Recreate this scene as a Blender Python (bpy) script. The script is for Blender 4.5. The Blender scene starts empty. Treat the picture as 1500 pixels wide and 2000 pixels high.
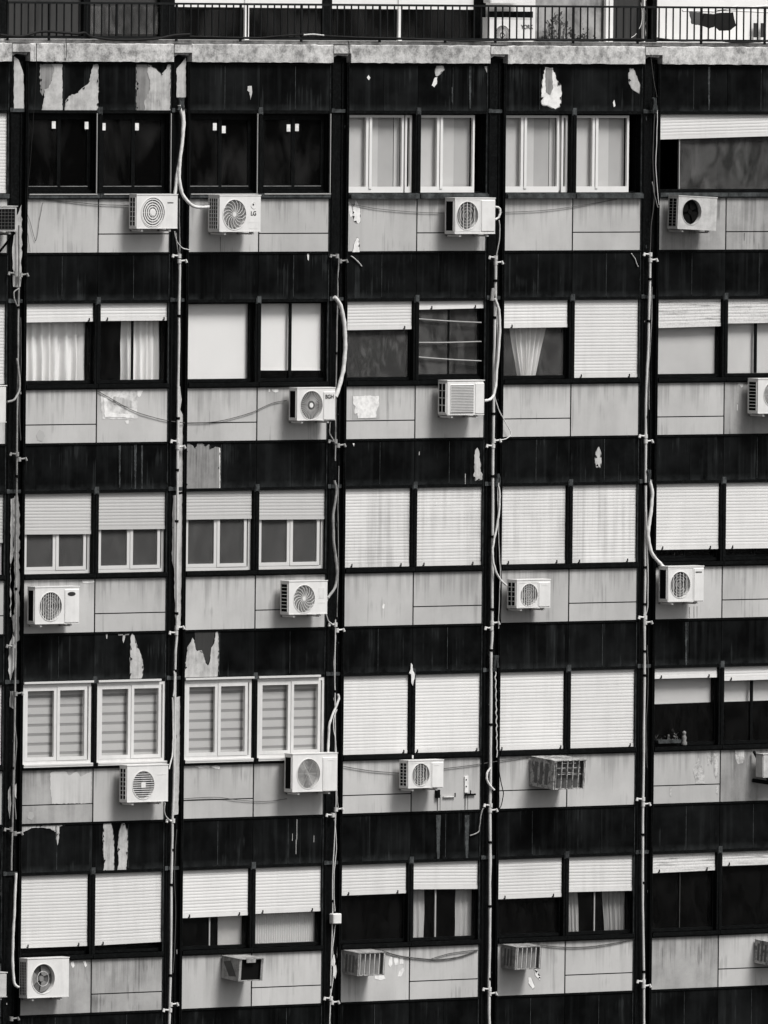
import bpy, bmesh, math, random
from mathutils import Vector, Matrix
random.seed(7)
C = bpy.context.scene.collection
SC = bpy.context.scene
# ------------------------------------------------------------------ camera
FPX, PITCH, ROLL, YAW, PXM = 33789.0, math.radians(1.8535), math.radians(0.5638), math.radians(40), 135.7
FW = Vector((math.sin(YAW)*math.cos(PITCH), math.cos(YAW)*math.cos(PITCH), -math.sin(PITCH)))
_R0 = Vector((math.cos(YAW), -math.sin(YAW), 0)); _U0 = _R0.cross(FW)
RT = _R0*math.cos(ROLL)+_U0*math.sin(ROLL); UP = -_R0*math.sin(ROLL)+_U0*math.cos(ROLL)
CAM = -FW*(FPX/PXM)
cam = bpy.data.cameras.new('camera'); co = bpy.data.objects.new('camera', cam); C.objects.link(co)
m = Matrix((RT, UP, -FW)).transposed().to_4x4(); m.translation = CAM; co.matrix_world = m
cam.sensor_fit = 'VERTICAL'; cam.sensor_height = 36; cam.sensor_width = 27; cam.lens = FPX*36/2000
cam.clip_start = 1; cam.clip_end = 6000
SC.camera = co
# ------------------------------------------------------------------ world, sun, exposure
SUN_DIR = Vector((0.20, -0.62, 1.0)).normalized()
w = bpy.data.worlds.new('World'); SC.world = w; w.use_nodes = True
nt = w.node_tree; bg = nt.nodes['Background']
sky = nt.nodes.new('ShaderNodeTexSky'); sky.sky_type = 'NISHITA'; sky.sun_disc = False
sky.sun_elevation = math.asin(SUN_DIR.z); sky.sun_rotation = math.atan2(SUN_DIR.x, SUN_DIR.y)
sky.air_density = 1.0; sky.dust_density = 4.0
bw = nt.nodes.new('ShaderNodeRGBToBW')          # monochrome photograph: a grey overcast sky
nt.links.new(sky.outputs[0], bw.inputs[0]); nt.links.new(bw.outputs[0], bg.inputs[0]); bg.inputs[1].default_value = 0.085
sl = bpy.data.lights.new('sun', 'SUN'); sl.energy = 2.6; sl.angle = math.radians(20); sl.color = (1, .985, .965)
so = bpy.data.objects.new('sun', sl); C.objects.link(so)
so.rotation_euler = SUN_DIR.to_track_quat('Z', 'Y').to_euler()
vs = SC.view_settings; vs.view_transform = 'Standard'; vs.look = 'None'; vs.gamma = 1; vs.exposure = 0.50

# ------------------------------------------------------------------ pixel helpers (1500 x 2000 photograph -> point on a real plane)
def ray(px, py):
    return FW + RT*((px-750)/FPX) - UP*((py-1000)/FPX)
def at(px, py, Y=0.0):
    d = ray(px, py); return CAM + d*((Y-CAM.y)/d.y)
def atX(px, py, X):
    d = ray(px, py); return CAM + d*((X-CAM.x)/d.x)

# ------------------------------------------------------------------ materials
def tone(v, cool=False):
    return (v*.93, v*1.0, v*1.02, 1) if cool else (v*1.012, v, v*.985, 1)
def mat(name, a, b=None, rough=.6, spec=.3, streak=0.0, sscale=(9, 9, .5), blot=0.0, bscale=3.0, fine=0.0, cool=False,
        bump=0.0, rnd=0.0, metal=0.0, thresh=(.35, .7), foot=0.0, big=0.0, drip=0.0, pits=0.0):
    """a = base value, b = wear/dirt value mixed in by stretched (streak) and blotchy noise"""
    M = bpy.data.materials.new(name); M.use_nodes = True
    n = M.node_tree.nodes; l = M.node_tree.links; p = n['Principled BSDF']
    p.inputs['Roughness'].default_value = rough; p.inputs['Specular IOR Level'].default_value = spec
    p.inputs['Metallic'].default_value = metal
    p.inputs['Base Color'].default_value = tone(a, cool)
    if b is None: return M
    tc = n.new('ShaderNodeTexCoord'); oi = n.new('ShaderNodeObjectInfo')
    ofs = n.new('ShaderNodeMath'); ofs.operation = 'MULTIPLY'; ofs.inputs[1].default_value = 60; l.new(oi.outputs['Random'], ofs.inputs[0])
    def noise(sc, scale, detail=4, r=.6):
        mp = n.new('ShaderNodeMapping'); mp.inputs['Scale'].default_value = sc; l.new(tc.outputs['Object'], mp.inputs[0])
        t = n.new('ShaderNodeTexNoise'); t.noise_dimensions = '4D'; t.inputs['Scale'].default_value = scale
        t.inputs['Detail'].default_value = detail; t.inputs['Roughness'].default_value = r
        l.new(mp.outputs[0], t.inputs['Vector']); l.new(ofs.outputs[0], t.inputs['W']); return t.outputs['Fac']
    def rng(s, lo, hi, to):
        r = n.new('ShaderNodeMapRange'); r.inputs[1].default_value = lo; r.inputs[2].default_value = hi; r.inputs[4].default_value = to
        l.new(s, r.inputs[0]); return r.outputs[0]
    def add(x, y, op='ADD'):
        q = n.new('ShaderNodeMath'); q.operation = op
        l.new(x, q.inputs[0])
        if isinstance(y, float): q.inputs[1].default_value = y
        else: l.new(y, q.inputs[1])
        return q.outputs[0]
    f = None
    if streak:
        s = rng(noise(sscale, 1.6, 5, .65), thresh[0], thresh[1], streak)
        k = rng(noise((1.3, 1.3, .9), 1.0, 2), .3, .65, 1.0); s = add(s, k, 'MULTIPLY'); f = s
    if blot:
        s = rng(noise((1, 1, 1), bscale, 6, .62), .42, .68, blot); f = s if f is None else add(f, s)
    if big:
        s = rng(noise((.9, .9, .55), 1.0, 3), .45, .65, big); f = s if f is None else add(f, s)
    if drip:   # rain runs hanging from the sill above, of uneven length
        sp = n.new('ShaderNodeSeparateXYZ'); l.new(tc.outputs['Generated'], sp.inputs[0])
        a1 = noise((5.5, 5.5, .12), 1.6, 4, .7); q = n.new('ShaderNodeMath'); q.operation = 'MULTIPLY_ADD'; l.new(sp.outputs[2], q.inputs[0]); q.inputs[1].default_value = .34; l.new(a1, q.inputs[2])
        f = add(f, rng(q.outputs[0], .74, .92, drip))
    if pits:
        a1 = noise((22, 22, .5), 1.0, 3, .6); a2 = noise((1, 1, .8), 2.2, 2); f = add(f, rng(add(a1, a2), 1.16, 1.26, pits))
    if foot:   # dust and splash settled along the ledge at the foot of a panel
        sp = n.new('ShaderNodeSeparateXYZ'); l.new(tc.outputs['Generated'], sp.inputs[0])
        q = n.new('ShaderNodeMapRange'); q.inputs[1].default_value = .20; q.inputs[2].default_value = .02; q.inputs[4].default_value = foot; l.new(sp.outputs[2], q.inputs[0])
        k = rng(noise((1, 1, 1), 5.0, 5), .35, .65, 1.0); f = add(f, add(q.outputs[0], k, 'MULTIPLY'))
    if fine:
        s = rng(noise((1, 1, 1), 45, 3), .45, .75, fine); f = s if f is None else add(f, s)
    cl = n.new('ShaderNodeClamp'); l.new(f, cl.inputs[0])
    mx = n.new('ShaderNodeMix'); mx.data_type = 'RGBA'
    mx.inputs[6].default_value = tone(a, cool); mx.inputs[7].default_value = tone(b, cool); l.new(cl.outputs[0], mx.inputs[0])
    out = mx.outputs[2]
    if rnd:
        hs = n.new('ShaderNodeHueSaturation'); r = n.new('ShaderNodeMapRange'); r.inputs[3].default_value = 1-rnd; r.inputs[4].default_value = 1+rnd
        l.new(oi.outputs['Random'], r.inputs[0]); l.new(r.outputs[0], hs.inputs['Value']); l.new(out, hs.inputs['Color']); out = hs.outputs[0]
    l.new(out, p.inputs['Base Color'])
    if bump:
        bp = n.new('ShaderNodeBump'); bp.inputs['Strength'].default_value = bump; bp.inputs['Distance'].default_value = .01
        l.new(noise((1, 1, 1), 14, 6, .6), bp.inputs['Height']); l.new(bp.outputs[0], p.inputs['Normal'])
    return M
M = {}
M['black'] = mat('black_enamel_panel', .0022, .028, .32, .035, streak=.8, sscale=(6, 6, .22), blot=.22, bscale=2.2, big=.15, cool=True, thresh=(.50, .80), foot=.95, pits=.5)
M['blackframe'] = mat('black_painted_metal', .003, .022, .45, .05, streak=.5, sscale=(14, 14, 1.2), fine=.5, cool=True, thresh=(.5, .85))
M['dusty'] = mat('dusty_black_metal', .018, .085, .6, .15, streak=.3, blot=.9, bscale=7, fine=.5, cool=True)
M['core'] = mat('dark_core', .003, None, .8, .0)
M['grey'] = mat('grey_cement_panel', .50, .30, .75, .12, streak=.42, sscale=(4.2, 4.2, .30), blot=.30, bscale=1.3, big=.28, fine=.08, rnd=.08, bump=.04, thresh=(.48, .78), drip=.7, pits=.5)
M['greydirty'] = mat('dirty_grey_cement_panel', .40, .16, .75, .12, streak=.65, sscale=(5, 5, .35), blot=.45, bscale=1.8, big=.3, fine=.1, rnd=.05, bump=.04, thresh=(.45, .75), drip=.5, pits=.5)
M['washed'] = mat('washed_grey_panel', .56, .40, .75, .12, streak=.9, sscale=(6, 6, .4), blot=.3, bscale=3, thresh=(.40, .65))
M['conc'] = mat('weathered_concrete', .66, .20, .85, .1, streak=.3, sscale=(5, 5, 1.2), blot=.75, bscale=8, big=.35, fine=.4, bump=.6)
M['bare'] = mat('bare_substrate', .54, .20, .85, .1, streak=.7, sscale=(13, 13, .9), blot=.45, bscale=7, fine=.15, thresh=(.4, .7))
M['baredark'] = mat('bare_substrate_stained', .27, .10, .85, .1, streak=.9, sscale=(16, 16, .6), blot=.3, bscale=7, thresh=(.4, .7))
M['flake'] = mat('white_undercoat', .84, .48, .8, .1, blot=.7, bscale=12, streak=.3)
M['patchy'] = mat('patchy_render', .70, .36, .85, .1, blot=.9, bscale=9, streak=.3)
M['shut'] = mat('white_pvc_shutter', .70, .55, .5, .25, streak=.6, sscale=(6, 6, .35), blot=.25, bscale=2.0, big=.15, rnd=.05, thresh=(.45, .75))
M['shutstain'] = mat('stained_pvc_shutter', .70, .46, .5, .25, streak=1.0, sscale=(5, 5, .18), blot=.35, bscale=2.0, rnd=.03, thresh=(.42, .62))
M['shutdim'] = mat('vignetted_pvc_shutter', .64, .50, .5, .25, streak=.7, sscale=(6, 6, .35), blot=.2, rnd=.03, thresh=(.45, .75))  # base dimmed to paint in lens falloff along the bottom row; streaks are stains
M['shutgrey'] = mat('grey_pvc_shutter', .50, .41, .5, .25, streak=.5, sscale=(6, 6, .35), rnd=.03)
M['shutdirty'] = mat('peeling_wooden_shutter', .66, .06, .7, .15, streak=1.0, sscale=(.9, .9, 16), fine=.3, thresh=(.52, .66))
M['pvc'] = mat('white_pvc_frame', .74, .60, .4, .3, streak=.3, blot=.2, bscale=6)
M['pvcmid'] = mat('weathered_white_frame', .68, .50, .4, .3, streak=.5, blot=.35, bscale=6)
M['pvcgrey'] = mat('off_white_frame', .62, .50, .4, .3, streak=.3, blot=.2, bscale=6)
M['alu'] = mat('aluminium_edge', .38, .2, .4, .4, streak=.5)
M['blind'] = mat('white_blind_fabric', .74, .66, .8, .1, blot=.4, bscale=1.5)
M['blindgrey'] = mat('grey_blind_fabric', .52, .42, .8, .1, blot=.5, bscale=1.5)
M['blinddark'] = mat('dark_grey_blind_fabric', .40, .32, .8, .1, blot=.5, bscale=2)  # darker grey fabric, also used for patches on the panels
M['zebra'] = mat('striped_blind_light', .46, .40, .8, .1, blot=.4, bscale=1.5)
M['zebradark'] = mat('striped_blind_dark', .27, .22, .8, .1, blot=.4, bscale=1.5)
M['acbox'] = mat('weathered_box_metal', .40, .10, .6, .2, streak=.8, sscale=(14, 14, 1.0), blot=.6, bscale=10, fine=.3)
M['curtain'] = mat('cream_curtain', .78, .68, .85, .1, blot=.4, bscale=3)
M['curtdim'] = mat('dull_curtain', .38, .28, .85, .1, blot=.4, bscale=3)
M['curtgrey'] = mat('grey_net_curtain', .30, .2, .85, .1, streak=.7)
M['ac'] = mat('white_ac_paint', .75, .46, .42, .35, streak=.35, sscale=(10, 10, .8), blot=.25, bscale=5, fine=.08, rnd=.03)
M['acold'] = mat('aged_ac_paint', .56, .30, .55, .25, streak=.6, sscale=(10, 10, .8), blot=.5, bscale=7, fine=.2)
M['acrust'] = mat('rusty_ac_paint', .55, .10, .7, .2, streak=.9, sscale=(14, 14, 1.0), blot=.9, bscale=14, fine=.5)
M['accov'] = mat('ac_cover_plastic', .72, .62, .4, .35, blot=.3, bscale=6)
M['wire'] = mat('grille_wire', .74, .6, .5, .3, blot=.4, bscale=9)
M['fin'] = mat('condenser_coil', .10, .05, .5, .3, blot=.6, bscale=9)
M['finlight'] = mat('light_fan_chamber', .24, .15, .5, .3, blot=.6, bscale=9)
M['dark'] = mat('dark_recess', .006, None, .7, .05)
M['blade'] = mat('fan_blade_plastic', .14, .08, .45, .3, blot=.5, bscale=9)
M['print'] = mat('dark_print', .03, None, .5, .2)
M['pipe'] = mat('white_pvc_pipe', .66, .40, .5, .25, streak=.5, sscale=(4, 4, 2), blot=.5, bscale=5, fine=.2)
M['pipegrey'] = mat('dirty_grey_pipe', .34, .10, .6, .2, blot=.8, bscale=6, fine=.3)
M['hose'] = mat('insulated_hose', .70, .42, .8, .1, blot=.6, bscale=12)
M['cable'] = mat('grey_cable', .10, .05, .7, .1, blot=.5, bscale=9)
M['cableblack'] = mat('black_cable', .012, None, .6, .15)
M['rail'] = mat('black_railing_paint', .008, .03, .5, .15, blot=.3, bscale=9, cool=True)
M['wallw'] = mat('pale_plaster', .74, .60, .9, .1, blot=.4, bscale=2)
M['wallg'] = mat('stained_plaster', .36, .12, .9, .1, blot=.9, bscale=3.5, streak=.3)
M['walld'] = mat('dark_panelling', .045, .02, .6, .15, streak=.8, sscale=(8, 8, .4))
M['cloth'] = mat('dark_cloth', .02, .012, .9, .05, blot=.5)
M['clothgrey'] = mat('faded_cloth', .10, .06, .9, .05, blot=.5)
M['leaf'] = mat('dry_leaves', .10, .05, .8, .1, blot=.5)
M['stone'] = mat('pale_ornament', .22, .12, .8, .1, blot=.5, bscale=30)
M['ground'] = mat('asphalt_ground', .05, .07, .9, .1, blot=.6, bscale=.05)
def glass(name, film, dark=0.0, gl=.05, rough=.03, wave=1.0, lo=.4, hi=.7, sc=1.7, dist=1.2):  # first value: dust on most panes, painted reflections on the dark glass
    Mx = bpy.data.materials.new(name); Mx.use_nodes = True; n = Mx.node_tree.nodes; l = Mx.node_tree.links
    for x in list(n): n.remove(x)
    out = n.new('ShaderNodeOutputMaterial'); tr = n.new('ShaderNodeBsdfTransparent'); g = n.new('ShaderNodeBsdfGlossy'); d = n.new('ShaderNodeBsdfDiffuse')
    tr.inputs[0].default_value = (1-dark, 1-dark, 1-dark, 1); g.inputs['Roughness'].default_value = rough
    tc = n.new('ShaderNodeTexCoord'); mp = n.new('ShaderNodeMapping'); mp.inputs['Scale'].default_value = (2.2, 2.2, 1.1); mp.inputs['Rotation'].default_value = (0, .5, 0)
    t = n.new('ShaderNodeTexNoise'); t.inputs['Scale'].default_value = sc; t.inputs['Detail'].default_value = 4; t.inputs['Distortion'].default_value = dist
    l.new(tc.outputs['Object'], mp.inputs[0]); l.new(mp.outputs[0], t.inputs[0])
    r = n.new('ShaderNodeMapRange'); r.inputs[1].default_value = lo; r.inputs[2].default_value = hi; r.inputs[3].default_value = film*(1-.6*wave); r.inputs[4].default_value = film*(1+.6*wave)
    l.new(t.outputs['Fac'], r.inputs[0]); d.inputs[0].default_value = tone(.45)
    m1 = n.new('ShaderNodeMixShader'); l.new(r.outputs[0], m1.inputs[0]); l.new(tr.outputs[0], m1.inputs[1]); l.new(d.outputs[0], m1.inputs[2])
    m2 = n.new('ShaderNodeMixShader'); m2.inputs[0].default_value = gl; l.new(m1.outputs[0], m2.inputs[1]); l.new(g.outputs[0], m2.inputs[2]); g.inputs[0].default_value = (.6, .6, .6, 1)
    l.new(m2.outputs[0], out.inputs[0]); return Mx
M['gclear'] = glass('clear_window_glass', .004, gl=.015)
M['gdark'] = glass('dark_glass_painted_reflection', .015, .5, gl=.008, wave=1.3, lo=.44, hi=.62, sc=.9, dist=.3)  # pale noise paints faint reflection shapes into the pane
M['gsmudge'] = glass('smudged_window_glass', .11, .3, gl=.02, wave=.7, lo=.45, hi=.72, sc=2.6, dist=2.2)
M['gdusty'] = glass('dusty_window_glass', .10, .3)
M['gsmoke'] = glass('smoky_window_glass', .07, .0, gl=.03, wave=.6)
M['gmilk'] = glass('matt_window_glass', .12, .4, gl=.03, wave=.25)

# ------------------------------------------------------------------ mesh helper
class MB:
    def __init__(s): s.v = []; s.f = []; s.mi = []; s.sm = []
    def add(s, vs, fs, mi=0, smooth=False):
        o = len(s.v); s.v += [tuple(v) for v in vs]
        for f in fs: s.f.append([i+o for i in f]); s.mi.append(mi); s.sm.append(smooth)
        return s
    def box(s, x0, x1, y0, y1, z0, z1, mi=0):
        return s.add([(x0,y0,z0),(x1,y0,z0),(x1,y1,z0),(x0,y1,z0),(x0,y0,z1),(x1,y0,z1),(x1,y1,z1),(x0,y1,z1)],
                     [(0,1,5,4),(1,2,6,5),(2,3,7,6),(3,0,4,7),(4,5,6,7),(3,2,1,0)], mi)
    def cbox(s, x0, x1, y0, y1, z0, z1, c=.012, mi=0):
        """box whose front (y0) and long edges are chamfered"""
        def ring(y, i): return [(x0+i,y,z0),(x1-i,y,z0),(x1,y,z0+i),(x1,y,z1-i),(x1-i,y,z1),(x0+i,y,z1),(x0,y,z1-i),(x0,y,z0+i)]
        a = [(x0+c+ (p[0]-x0-c)*1, y0, p[2]) for p in ring(y0, c)]
        fr = [(min(max(p[0], x0+c), x1-c), y0, min(max(p[2], z0+c), z1-c)) for p in ring(y0, c*1.8)]
        r1 = ring(y0+c, c); r2 = ring(y1, c)
        vs = fr+r1+r2; fs = [tuple(range(8)), tuple(reversed(range(16, 24)))]
        for k in (0, 8):
            for i in range(8): j = (i+1) % 8; fs.append((k+i, k+8+i, k+8+j, k+j))
        return s.add(vs, fs, mi)
    def frame(s, x0, x1, y0, y1, z0, z1, t, mi=0, tb=None, tt=None):
        tb = t if tb is None else tb; tt = t if tt is None else tt
        s.box(x0, x1, y0, y1, z0, z0+tb, mi); s.box(x0, x1, y0, y1, z1-tt, z1, mi)
        s.box(x0, x0+t, y0, y1, z0+tb, z1-tt, mi); s.box(x1-t, x1, y0, y1, z0+tb, z1-tt, mi); return s
    def prism(s, pts, y0, y1, mi=0):
        """outline in x,z; front at y0"""
        n = len(pts); vs = [(x, y0, z) for x, z in pts]+[(x, y1, z) for x, z in pts]
        fs = [tuple(range(n)), tuple(reversed(range(n, 2*n)))]+[(i, n+i, n+(i+1) % n, (i+1) % n) for i in range(n)]
        return s.add(vs, fs, mi)
    def prismX(s, pts, x0, x1, mi=0):
        n = len(pts); vs = [(x0, y, z) for y, z in pts]+[(x1, y, z) for y, z in pts]
        fs = [tuple(range(n)), tuple(reversed(range(n, 2*n)))]+[(i, n+i, n+(i+1) % n, (i+1) % n) for i in range(n)]
        return s.add(vs, fs, mi)
    def tube(s, pts, r, n=8, mi=0, rs=None):
        pts = [Vector(p) for p in pts]; vs = []; fs = []
        up = Vector((0, -1, 0)); prev = None
        for i, p in enumerate(pts):
            d = (pts[min(i+1, len(pts)-1)]-pts[max(i-1, 0)]).normalized()
            if prev is None:
                a = d.cross(up if abs(d.dot(up)) < .95 else Vector((1, 0, 0))).normalized()
            else: a = (prev-d*prev.dot(d)).normalized()
            prev = a; b = d.cross(a); rr = rs[i] if rs else r
            for k in range(n):
                t = 2*math.pi*k/n; vs.append(p+(a*math.cos(t)+b*math.sin(t))*rr)
        for i in range(len(pts)-1):
            for k in range(n): q = (k+1) % n; fs.append((i*n+k, (i+1)*n+k, (i+1)*n+q, i*n+q))
        s.add(vs, fs, mi, True)
        m_ = len(pts)-1
        s.add(vs[:n], [tuple(reversed(range(n)))], mi); s.add(vs[m_*n:], [tuple(range(n))], mi); return s
    def disc(s, cx, cz, r, y0, y1, n=32, mi=0):
        return s.prism([(cx+r*math.cos(2*math.pi*k/n), cz+r*math.sin(2*math.pi*k/n)) for k in range(n)], y0, y1, mi)
    def ring(s, cx, cz, r0, r1, y0, y1, n=40, mi=0):
        P = lambda r, y: [(cx+r*math.cos(2*math.pi*k/n), y, cz+r*math.sin(2*math.pi*k/n)) for k in range(n)]
        vs = P(r1, y0)+P(r0, y0)+P(r0, y1)+P(r1, y1); fs = []
        for k in range(n):
            q = (k+1) % n
            for a in range(4): b = (a+1) % 4; fs.append((a*n+k, b*n+k, b*n+q, a*n+q))
        return s.add(vs, fs, mi, False)
    def strip(s, pts, wd, y0, y1, mi=0):
        """flat wire following points in x,z"""
        L = []; Rr = []
        for i, (x, z) in enumerate(pts):
            a = pts[max(i-1, 0)]; b = pts[min(i+1, len(pts)-1)]; dx, dz = b[0]-a[0], b[1]-a[1]; q = math.hypot(dx, dz) or 1
            L.append((x-dz/q*wd/2, z+dx/q*wd/2)); Rr.append((x+dz/q*wd/2, z-dx/q*wd/2))
        for i in range(len(pts)-1):
            s.prism([L[i], L[i+1], Rr[i+1], Rr[i]], y0, y1, mi)
        return s
    def build(s, name, mats, parent=None, label=None, loc=None):
        me = bpy.data.meshes.new(name); me.from_pydata(s.v, [], s.f)
        for q in (mats if isinstance(mats, list) else [mats]): me.materials.append(M[q] if isinstance(q, str) else q)
        me.polygons.foreach_set('material_index', s.mi); me.polygons.foreach_set('use_smooth', s.sm)
        bm = bmesh.new(); bm.from_mesh(me); bmesh.ops.recalc_face_normals(bm, faces=bm.faces); bm.to_mesh(me); bm.free()
        o = bpy.data.objects.new(name, me); C.objects.link(o)
        if parent: o.parent = parent
        if label: o['label'] = label
        if loc is not None: o.location = loc
        return o
def tag(o, label, cat, group=None, kind=None):
    if label: o['label'] = label
    if cat: o['category'] = cat
    if group: o['group'] = group
    if kind: o['kind'] = kind
    return o
def empty(name, loc, label, cat, group=None):
    o = bpy.data.objects.new(name, None); C.objects.link(o); o.location = loc; o.empty_display_size = .2
    return tag(o, label, cat, group)
def spline(pts, k=8):
    P = [pts[0]]+list(pts)+[pts[-1]]; out = []
    for i in range(1, len(P)-2):
        p0, p1, p2, p3 = [Vector(q) for q in P[i-1:i+3]]
        for j in range(k):
            t = j/k; out.append(.5*((2*p1)+(-p0+p2)*t+(2*p0-5*p1+4*p2-p3)*t*t+(-p0+3*p1-3*p2+p3)*t**3))
    out.append(Vector(P[-2])); return out

# ------------------------------------------------------------------ ground and building
g = MB().add([(-3000,-3000,-24),(3000,-3000,-24),(3000,3000,-24),(-3000,3000,-24)], [(0,1,2,3)]).build('ground', 'ground')
g['kind'] = 'structure'
BP = 2.9545; BW = 2.612; X0 = -6.650
XL = lambda i: X0+BP*(i-1)             # left edge of bay i (0..5)
XR = lambda i: XL(i)+BW
GZ = {0: 6.4440, 1: 3.746, 2: 1.0475, 3: -1.6445, 4: -4.3400, 5: -7.0550}   # foot of each grey band
GT, SILL, HEAD, BL = .765, .85, 1.985, 2.03
B = empty('apartment_building', (0, 0, -24), 'worn modernist apartment block with a dark panelled grid facade, grey spandrels and white roller shutters', 'building')
B.location = (0, 0, 0)
core = MB()
core.box(XL(0)-.6, XR(5)+3.5, 1.7, 12, -24, 16)
core.box(XL(0)-.6, XR(5)+3.5, .32, 1.7, -24, GZ[5]-.665)
for r in range(1, 6):
    core.box(XL(0)-.6, XR(5)+3.5, .18, .32, GZ[r]-.66, GZ[r]+SILL-.02)   # parapet band
    core.box(XL(0)-.6, XR(5)+3.5, .32, 1.7, GZ[r]-.25, GZ[r]-.02)        # floor slab
core.box(XL(0)-.6, XR(5)+3.5, .18, .32, GZ[1]+BL+.0, GZ[1]+2.70)
core.box(XL(0)-.6, XR(5)+3.5, .32, 1.7, GZ[1]+2.45, GZ[1]+2.68)
for i in range(0, 7):
    core.box(XL(i)-.36, XL(i)+.02, .18, 1.7, GZ[5]-.6, GZ[1]+2.44)
core.build('wall', 'core', B)

panels = {}
def jag_front(x0, x1, z0, z1, y=0.0):
    return MB().box(x0, x1, y, .03, z0, z1)
for i in range(0, 6):
    xm = XL(i)+BW/2
    for r in range(0, 6):
        # black panels beneath each grey band (r = 0: the strip below the concrete edge)
        z1 = GZ[r] if r else GZ[1]+2.700; z0 = z1-.670
        z0 = (GZ[r+1]+BL) if r < 5 else z1-.67
        for h in (0, 1):
            a = XL(i) if h == 0 else xm; b = xm if h == 0 else XR(i); md = (a+b)/2
            mb = MB(); mb.box(a+.004, md-.003, 0, .03, z0, z1-.022); mb.box(md+.003, b-.004, 0, .03, z0, z1-.022)
            mb.box(a, b, .012, .04, z0, z1-.024, 1)
            mb.box(a, b, -.014, .03, z1-.020, z1-.002, 1)        # drip ledge under the grey band
            mb.box(a, b, -.010, .028, z0-.045, z0-.002, 1)       # window head
            if (i*7+r*3+h) % 4 != 1:
                mb.box(md-.003, md+.003, -.004, .0, z0+.02, z1-.04, 2)
            panels[('b', i, r, h)] = mb.build('dark_panel', ['black', 'blackframe', 'dusty'], B)
        # dusty strip seams: centre knob over each mullion
        if r == 0 and i == 5: pass
    for r in range(1, 6):
        for h in (0, 1):
            a = XL(i) if h == 0 else xm; b = xm if h == 0 else XR(i); z = GZ[r]
            split = (h == 1) if r in (1, 3, 5) else (h == 0)
            mb = MB()
            if split:
                mb.box(a+.012, b-.012, 0, .03, z+.010, z+.262); mb.box(a+.012, b-.012, 0, .03, z+.278, z+GT)
            else: mb.box(a+.012, b-.012, 0, .03, z+.010, z+GT)
            mb.box(a, b, .008, .05, z, z+GT, 1)
            panels[('g', i, r, h)] = mb.build('grey_panel', ['greydirty' if (i, r, h) in {(5,1,0),(5,1,1),(5,2,1),(5,4,1),(1,4,0),(1,5,1),(1,5,0),(0,4,1),(5,5,0)} else 'grey', 'blackframe'], B)
            # sill
            sm = MB(); sm.box(a+.004, b-.004, -.030, .175, z+GT+.004, z+SILL-.012); sm.box(a+.004, b-.004, -.042, -.028, z+GT+.02, z+SILL-.006)
            if r == 1 and i in (3, 4): sm.box(a+.01, b-.01, -.075, -.044, z+GT+.0, z+SILL-.02)
            sm.build('window_sill', 'dusty' if r == 1 else 'blackframe', B)
# mullions
for i in range(0, 6):
    xm = XL(i)+BW/2
    for r in range(1, 6):
        if (i, r) == (5, 1): continue
        mb = MB().box(xm-.052, xm+.052, -.012, .17, GZ[r]+SILL-.004, GZ[r]+HEAD-.0)
        mb.box(xm-.016, xm+.016, -.022, -.012, GZ[r]+SILL, GZ[r]+HEAD)
        mb.box(xm-.045, xm+.045, -.020, -.0125, GZ[r]+HEAD-.02, GZ[r]+BL+.02, 1); mb.box(xm-.036, xm+.036, -.030, -.0205, GZ[r]+HEAD-.005, GZ[r]+BL+.045, 1)
        mb.build('mullion', ['blackframe', 'dusty'], B)
# service channels between the bays
ZT = GZ[1]+2.70
for i in range(0, 7):
    a, b = XL(i)-(BP-BW), XL(i); z0, z1 = GZ[5]-1.2, ZT+.02
    mb = MB()
    mb.box(a, a+.045, -.025, .175, z0, z1); mb.box(b-.045, b, -.025, .175, z0, z1)
    mb.box(a+.045, b-.045, .030, .180, z0, z1)
    mb.box(a+.018, a+.026, -.036, -.025, z0, z1); mb.box(b-.028, b-.020, -.036, -.025, z0, z1)
    mb.box(a+.075, a+.083, .018, .030, z0, z1); mb.box(b-.110, b-.100, .016, .030, z0, z1); mb.box(b-.062, b-.056, .018, .030, z0, z1)
    mb.box(a-.010, a, -.012, .01, z0, z1, 1); mb.box(b, b+.008, -.012, .01, z0, z1, 1)
    for r in range(1, 6):
        mb.box(a+.046, b-.046, .008, .0295, GZ[r]+BL-.03, GZ[r]+BL+.02, 1)
        mb.box(a-.002, a+.050, -.040, -.0365, GZ[r]+BL-.03, GZ[r]+BL+.03, 1)
    mb.build('service_channel', ['blackframe', 'dusty'], B)

# concrete edge with its caps
zc0, zc1 = ZT+.015, ZT+.275
for i in range(0, 6):
    mb = MB(); random.seed(i); n = 40; x0, x1 = XL(i)-.005, XR(i)+.005
    vs = []; fs = []
    for k in range(n+1):
        x = x0+(x1-x0)*k/n; t = random.uniform(-.006, .004); u = random.uniform(-.004, .006)
        vs += [(x, -.06, zc0+u), (x, -.06+random.uniform(-.003, .003), (zc0+zc1)/2), (x, -.06, zc1+t-.012), (x, -.045, zc1+t), (x, .95, zc1), (x, .95, zc0), (x, .0, zc0+u)]
    for k in range(n):
        for q in range(7): e = (q+1) % 7; fs.append((k*7+q, (k+1)*7+q, (k+1)*7+e, k*7+e))
    fs += [tuple(range(7)), tuple(range(n*7+6, n*7-1, -1))]
    mb.add(vs, fs); mb.build('concrete_edge', 'conc', B)
for i in range(0, 7):
    a, b = XL(i)-(BP-BW), XL(i)
    mb = MB().box(a+.004, b-.004, -.075, .95, zc1-.125, zc1-.01)
    mb.prism([(a+.02, zc1-.126), (b-.02, zc1-.126), (b-.05, zc1-.165), (a+.10, zc1-.15), (a+.04, zc1-.18)], -.03, .16)
    mb.box(a+.004, b-.004, .05, .95, zc0-.02, zc1-.19, 1)
    mb.build('concrete_cap', ['conc', 'blackframe'], B)
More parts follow.
